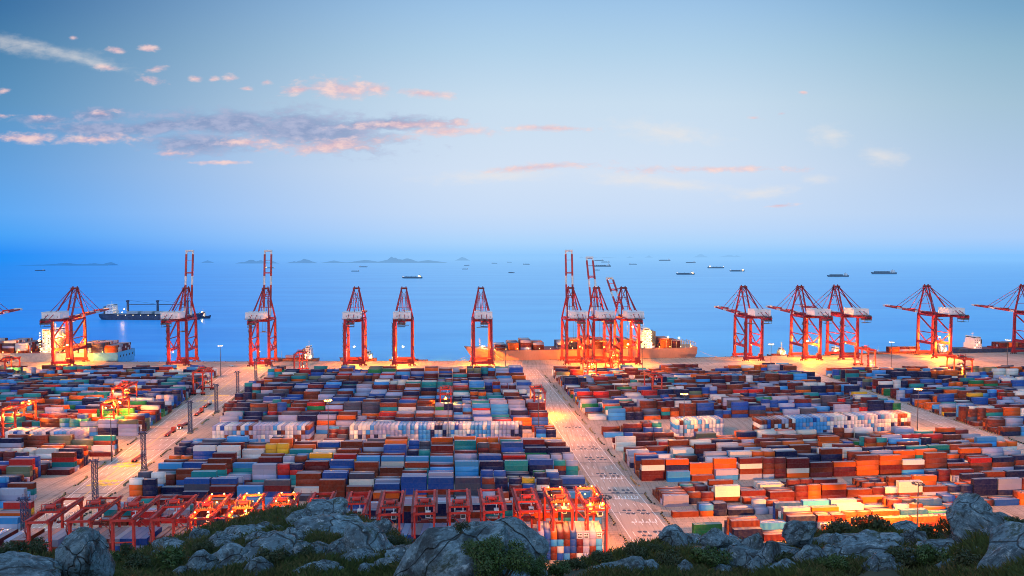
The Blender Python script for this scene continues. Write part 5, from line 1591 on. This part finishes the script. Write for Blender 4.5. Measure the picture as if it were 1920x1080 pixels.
go = put('grass', colored_mesh('grass', V, F, Cc, M_LEAF))
tag(go, 'dark green and straw grass covering the hillside', 'grass', None, 'stuff')
# ------------------------------------------------------------------ containers into the scene
def box_corners(b):
    x, y, z, L, hg, a, *_ = b
    ca, sa = math.cos(a), math.sin(a)
    out = []
    for dz in (-.5, .5):
        for dx, dy in ((-.5, -.5), (.5, -.5), (.5, .5), (-.5, .5)):
            px_, py_ = dx * L, dy * 2.44
            out.append((x + px_ * ca - py_ * sa, y + px_ * sa + py_ * ca, z + dz * hg))
    return out
BQ = ((4, 5, 6, 7), (0, 1, 5, 4), (1, 2, 6, 5), (2, 3, 7, 6), (3, 0, 4, 7))
ALL = BOX + SHIP_BOXES
vv, ff = [], []
for i, b in enumerate(ALL):
    k = len(vv)
    vv += box_corners(b)
    ff += [tuple(k + j for j in q) for q in BQ]
nb = len(ff)
k0 = len(vv)
vv += hv; ff += [tuple(k0 + j for j in f) for f in hf]
tree = BVHTree.FromPolygons(vv, ff)
hits = np.zeros(len(ALL), dtype=int)
o0 = Vector((0, 0, H))
for py in range(1, 1080, 3):
    if py < 600: continue
    for px in range(1, 1920, 3):
        h_ = tree.ray_cast(o0, ray(px, py))
        if h_[2] is not None and h_[2] < nb: hits[h_[2] // 5] += 1
order = sorted(range(len(ALL)), key=lambda i: -hits[i])
CHOSEN = set(i for i in order[:300] if hits[i] > 0)
print('containers', len(ALL), 'chosen min hits', min(hits[i] for i in CHOSEN), 'visible', int((hits > 0).sum()))

# a detailed container: corner posts, rails and corrugated panels, shared by all of one size
def container_mesh(L, hg):
    mb = MB(); uv = []
    Wd = 2.44
    def quad(p, u4):
        mb.poly(p); uv.extend(u4)
    x0, x1, y0, y1, z0, z1 = -L / 2, L / 2, -Wd / 2, Wd / 2, -hg / 2, hg / 2
    U4 = [(0, 0), (1, 0), (1, 1), (0, 1)]
    fr = .16
    n = int(L / .55)
    def panel(side):
        s = -1 if side == 'f' else 1
        y = s * Wd / 2
        pts = []
        for i in range(n):
            a = x0 + fr + (L - 2 * fr) * i / n; b_ = x0 + fr + (L - 2 * fr) * (i + 1) / n
            w_ = (b_ - a)
            pts += [(a, .045), (a + w_ * .35, .045), (a + w_ * .5, .012), (a + w_ * .85, .012)]
        pts.append((x1 - fr, .045))
        for (a, da), (b_, db) in zip(pts[:-1], pts[1:]):
            P = [(a, y - s * da, z0 + fr), (b_, y - s * db, z0 + fr), (b_, y - s * db, z1 - fr * .7), (a, y - s * da, z1 - fr * .7)]
            ua, ub = (a - x0) / L, (b_ - x0) / L
            uvq = [(ua, .1), (ub, .1), (ub, .9), (ua, .9)]
            if s > 0: P = P[::-1]; uvq = uvq[::-1]
            quad(P, uvq)
    panel('f'); panel('b')
    def bx(c, sx, sy, sz):
        k = len(mb.f)
        mb.quad_box(c, sx, sy, sz)
        for _ in range(len(mb.f) - k): uv.extend([(.3, .3), (.31, .3), (.31, .31), (.3, .31)])
    for sx in (-1, 1):
        for sy in (-1, 1):
            bx((sx * (L / 2 - fr / 2), sy * (Wd / 2 - fr / 2), 0), fr, fr, hg)
    for sy in (-1, 1):
        bx((0, sy * (Wd / 2 - .06), z0 + fr / 2), L - 2 * fr, .12, fr)
        bx((0, sy * (Wd / 2 - .05), z1 - fr * .35), L - 2 * fr, .10, fr * .7)
    # roof, slightly sunk, with swages
    m_ = int(L / .6)
    for i in range(m_):
        a = x0 + fr + (L - 2 * fr) * i / m_; b_ = x0 + fr + (L - 2 * fr) * (i + 1) / m_
        md = (a + b_) / 2
        for (p, zp), (q, zq) in (((a, z1 - .05), (md, z1 - .02)), ((md, z1 - .02), (b_, z1 - .05))):
            quad([(p, y0 + .1, zp), (q, y0 + .1, zq), (q, y1 - .1, zq), (p, y1 - .1, zp)], [(.2, .2), (.8, .2), (.8, .8), (.2, .8)])
    # ends
    for s, P in ((-1, [(x0 + .05, y1 - fr, z0 + .05), (x0 + .05, y0 + fr, z0 + .05), (x0 + .05, y0 + fr, z1 - .05), (x0 + .05, y1 - fr, z1 - .05)]),
                 (1, [(x1 - .05, y0 + fr, z0 + .05), (x1 - .05, y1 - fr, z0 + .05), (x1 - .05, y1 - fr, z1 - .05), (x1 - .05, y0 + fr, z1 - .05)])):
        quad(P, [(.1, .1), (.9, .1), (.9, .9), (.1, .9)])
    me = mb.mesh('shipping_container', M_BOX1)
    ul = me.uv_layers.new(name='UVMap')
    ul.data.foreach_set('uv', [c for p in uv for c in p])
    return me
# door leaves with locking bars; refrigeration unit for end-on boxes
def door_mesh(hg):
    mb = MB()
    mb.quad_box((0, 0, 0), .05, 1.02, hg - .36)
    for y in (-.22, .22): mb.tube((-.05, y, -hg / 2 + .25), (-.05, y, hg / 2 - .25), .03, n=5)
    for z in (-.35, .05): mb.quad_box((-.06, 0, z), .05, .5, .05)
    return mb.mesh('door', M_BOX1)
def unit_mesh(hg):
    mb = MB()
    mb.quad_box((0, 0, -.1), .10, 1.9, hg - .75, mat=0)
    mb.quad_box((-.06, 0, -.55), .06, 1.5, .55, mat=1)
    mb.tube((-.05, -.4, .45), (-.11, -.4, .45), .36, n=12, mat=1)
    mb.quad_box((-.06, .45, .45), .06, .6, .5, mat=1)
    return mb.mesh('cooling_unit', [M_WHITE, M_MACH])
CM, DM, UM = {}, {}, {}
TIER = {1: 'bottom', 2: 'second', 3: 'third', 4: 'fourth', 5: 'fifth', 6: 'sixth'}
used_labels = {}; DUPS = []
first = {}
for i in sorted(CHOSEN):
    x, y, z, L, hg, a, nm, colr, info = ALL[i]
    yard, road, bay, row, grp, tier, top, half = info
    key = (L, hg)
    if key not in CM: CM[key] = container_mesh(L, hg)
    size = 'long' if L > 8 else 'short'
    tt = 'top' if tier == top else TIER[tier]
    if grp == 0:
        lab = '%s container, %s tier, %s from left in the %s' % (nm, tt, ordinal(bay), road)
    else:
        rw = 'front row' if row == 1 else ordinal(row) + ' row'
        size = half or size
        gp = ordinal(grp) + ' block from hill'
        if yard == 'hill foot': lab = '%s long container lying at the hill foot beside the central road, %s of two' % (nm, 'upper' if tier == 2 else 'lower')
        elif yard == 'hill-foot stacks': lab = '%s %s container, %s tier, %s, %s from central road at hill foot' % (nm, size, tt, rw, ordinal(bay))
        elif yard == 'between walls': lab = '%s %s container, %s tier, %s, between the two pale end-on walls, middle yard' % (nm, size, tt, rw)
        elif yard == 'second foot': lab = '%s %s container, %s tier, %s, %s from left, behind the hill-foot stacks' % (nm, size, tt, rw, ordinal(bay))
        elif yard == 'left foot': lab = '%s %s container, %s tier, %s, %s block at bottom left edge, %s from road' % (nm, size, tt, rw, 'nearer' if grp == 1 else 'farther', ordinal(bay))
        elif yard == 'far right yard': lab = '%s %s container, %s tier, %s, %s, %s from right road' % (nm, size, tt, rw, gp, ordinal(bay))
        else:
            side = {'right yard': 'right of central road', 'left yard': 'left of left road'}.get(yard, 'left of central road')
            lab = '%s %s container, %s tier, %s, %s, %s %s' % (nm, size, tt, rw, gp, ordinal(bay), side)
    if lab in used_labels: DUPS.append(lab)
    used_labels[lab] = 1
    if key in first:
        o = first[key].copy(); COL.objects.link(o)
    else:
        o = put('shipping_container', CM[key]); first[key] = o
    o.location = (x, y, z); o.rotation_euler = (0, 0, a)
    o.color = (*colr, 1)
    tag(o, lab, 'container', 'shipping containers stacked in the terminal')
    # children only on the end that the picture can show
    endon = grp == 0
    if endon or yard in ('right yard', 'left yard', 'hill foot', 'hill-foot stacks', 'second foot', 'left foot'):
        fs = -1 if (endon or yard not in ('left yard', 'left foot')) else 1
        reef = endon and nm in ('white', 'grey') and bay % 3 != 0
        if reef:
            if hg not in UM: UM[hg] = unit_mesh(hg)
            put('cooling_unit', UM[hg], o, (-L / 2 - .03, 0, 0))
        else:
            if hg not in DM: DM[hg] = door_mesh(hg)
            for s in (-1, 1):
                d = put('door', DM[hg], o, (fs * (L / 2 - .02), s * .53, 0), (0, 0, 0 if fs < 0 else math.pi))
                d.color = (*colr, 1)

rest = [b for i, b in enumerate(ALL) if i not in CHOSEN]
V = np.array([c for b in rest for c in box_corners(b)], dtype=np.float32)
nbx = len(rest)
F = (np.arange(nbx)[:, None, None] * 8 + np.array(BQ)[None]).reshape(-1, 4)
me = bpy.data.meshes.new('shipping_containers')
me.vertices.add(len(V)); me.vertices.foreach_set('co', V.ravel())
me.loops.add(F.size); me.loops.foreach_set('vertex_index', F.ravel().astype(np.int32))
me.polygons.add(len(F)); me.polygons.foreach_set('loop_start', np.arange(0, F.size, 4, dtype=np.int32))
me.update(calc_edges=True)
ul = me.uv_layers.new(name='UVMap')
ul.data.foreach_set('uv', np.tile(np.array([0, 0, 1, 0, 1, 1, 0, 1], dtype=np.float32), len(F)))
ca = me.color_attributes.new('Col', 'FLOAT_COLOR', 'POINT')
ca.data.foreach_set('color', np.repeat(np.array([[*b[7], 1] for b in rest], dtype=np.float32), 8, axis=0).ravel())
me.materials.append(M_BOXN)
so_ = put('shipping_containers', me)
tag(so_, 'thousands of stacked shipping containers filling the yards behind the nearer stacks', 'containers', None, 'stuff')
# ------------------------------------------------------------------ render settings
scene.view_settings.view_transform = 'Standard'
scene.view_settings.look = 'None'
scene.view_settings.exposure = 0
scene.view_settings.gamma = 1
scene.cycles.use_denoising = True
scene.cycles.max_bounces = 5
scene.cycles.diffuse_bounces = 3
scene.cycles.glossy_bounces = 2
scene.cycles.transmission_bounces = 2
scene.cycles.sample_clamp_indirect = 6.0
scene.cycles.use_light_tree = True
scene.cycles.filter_width = 0.95
scene.render.film_transparent = False
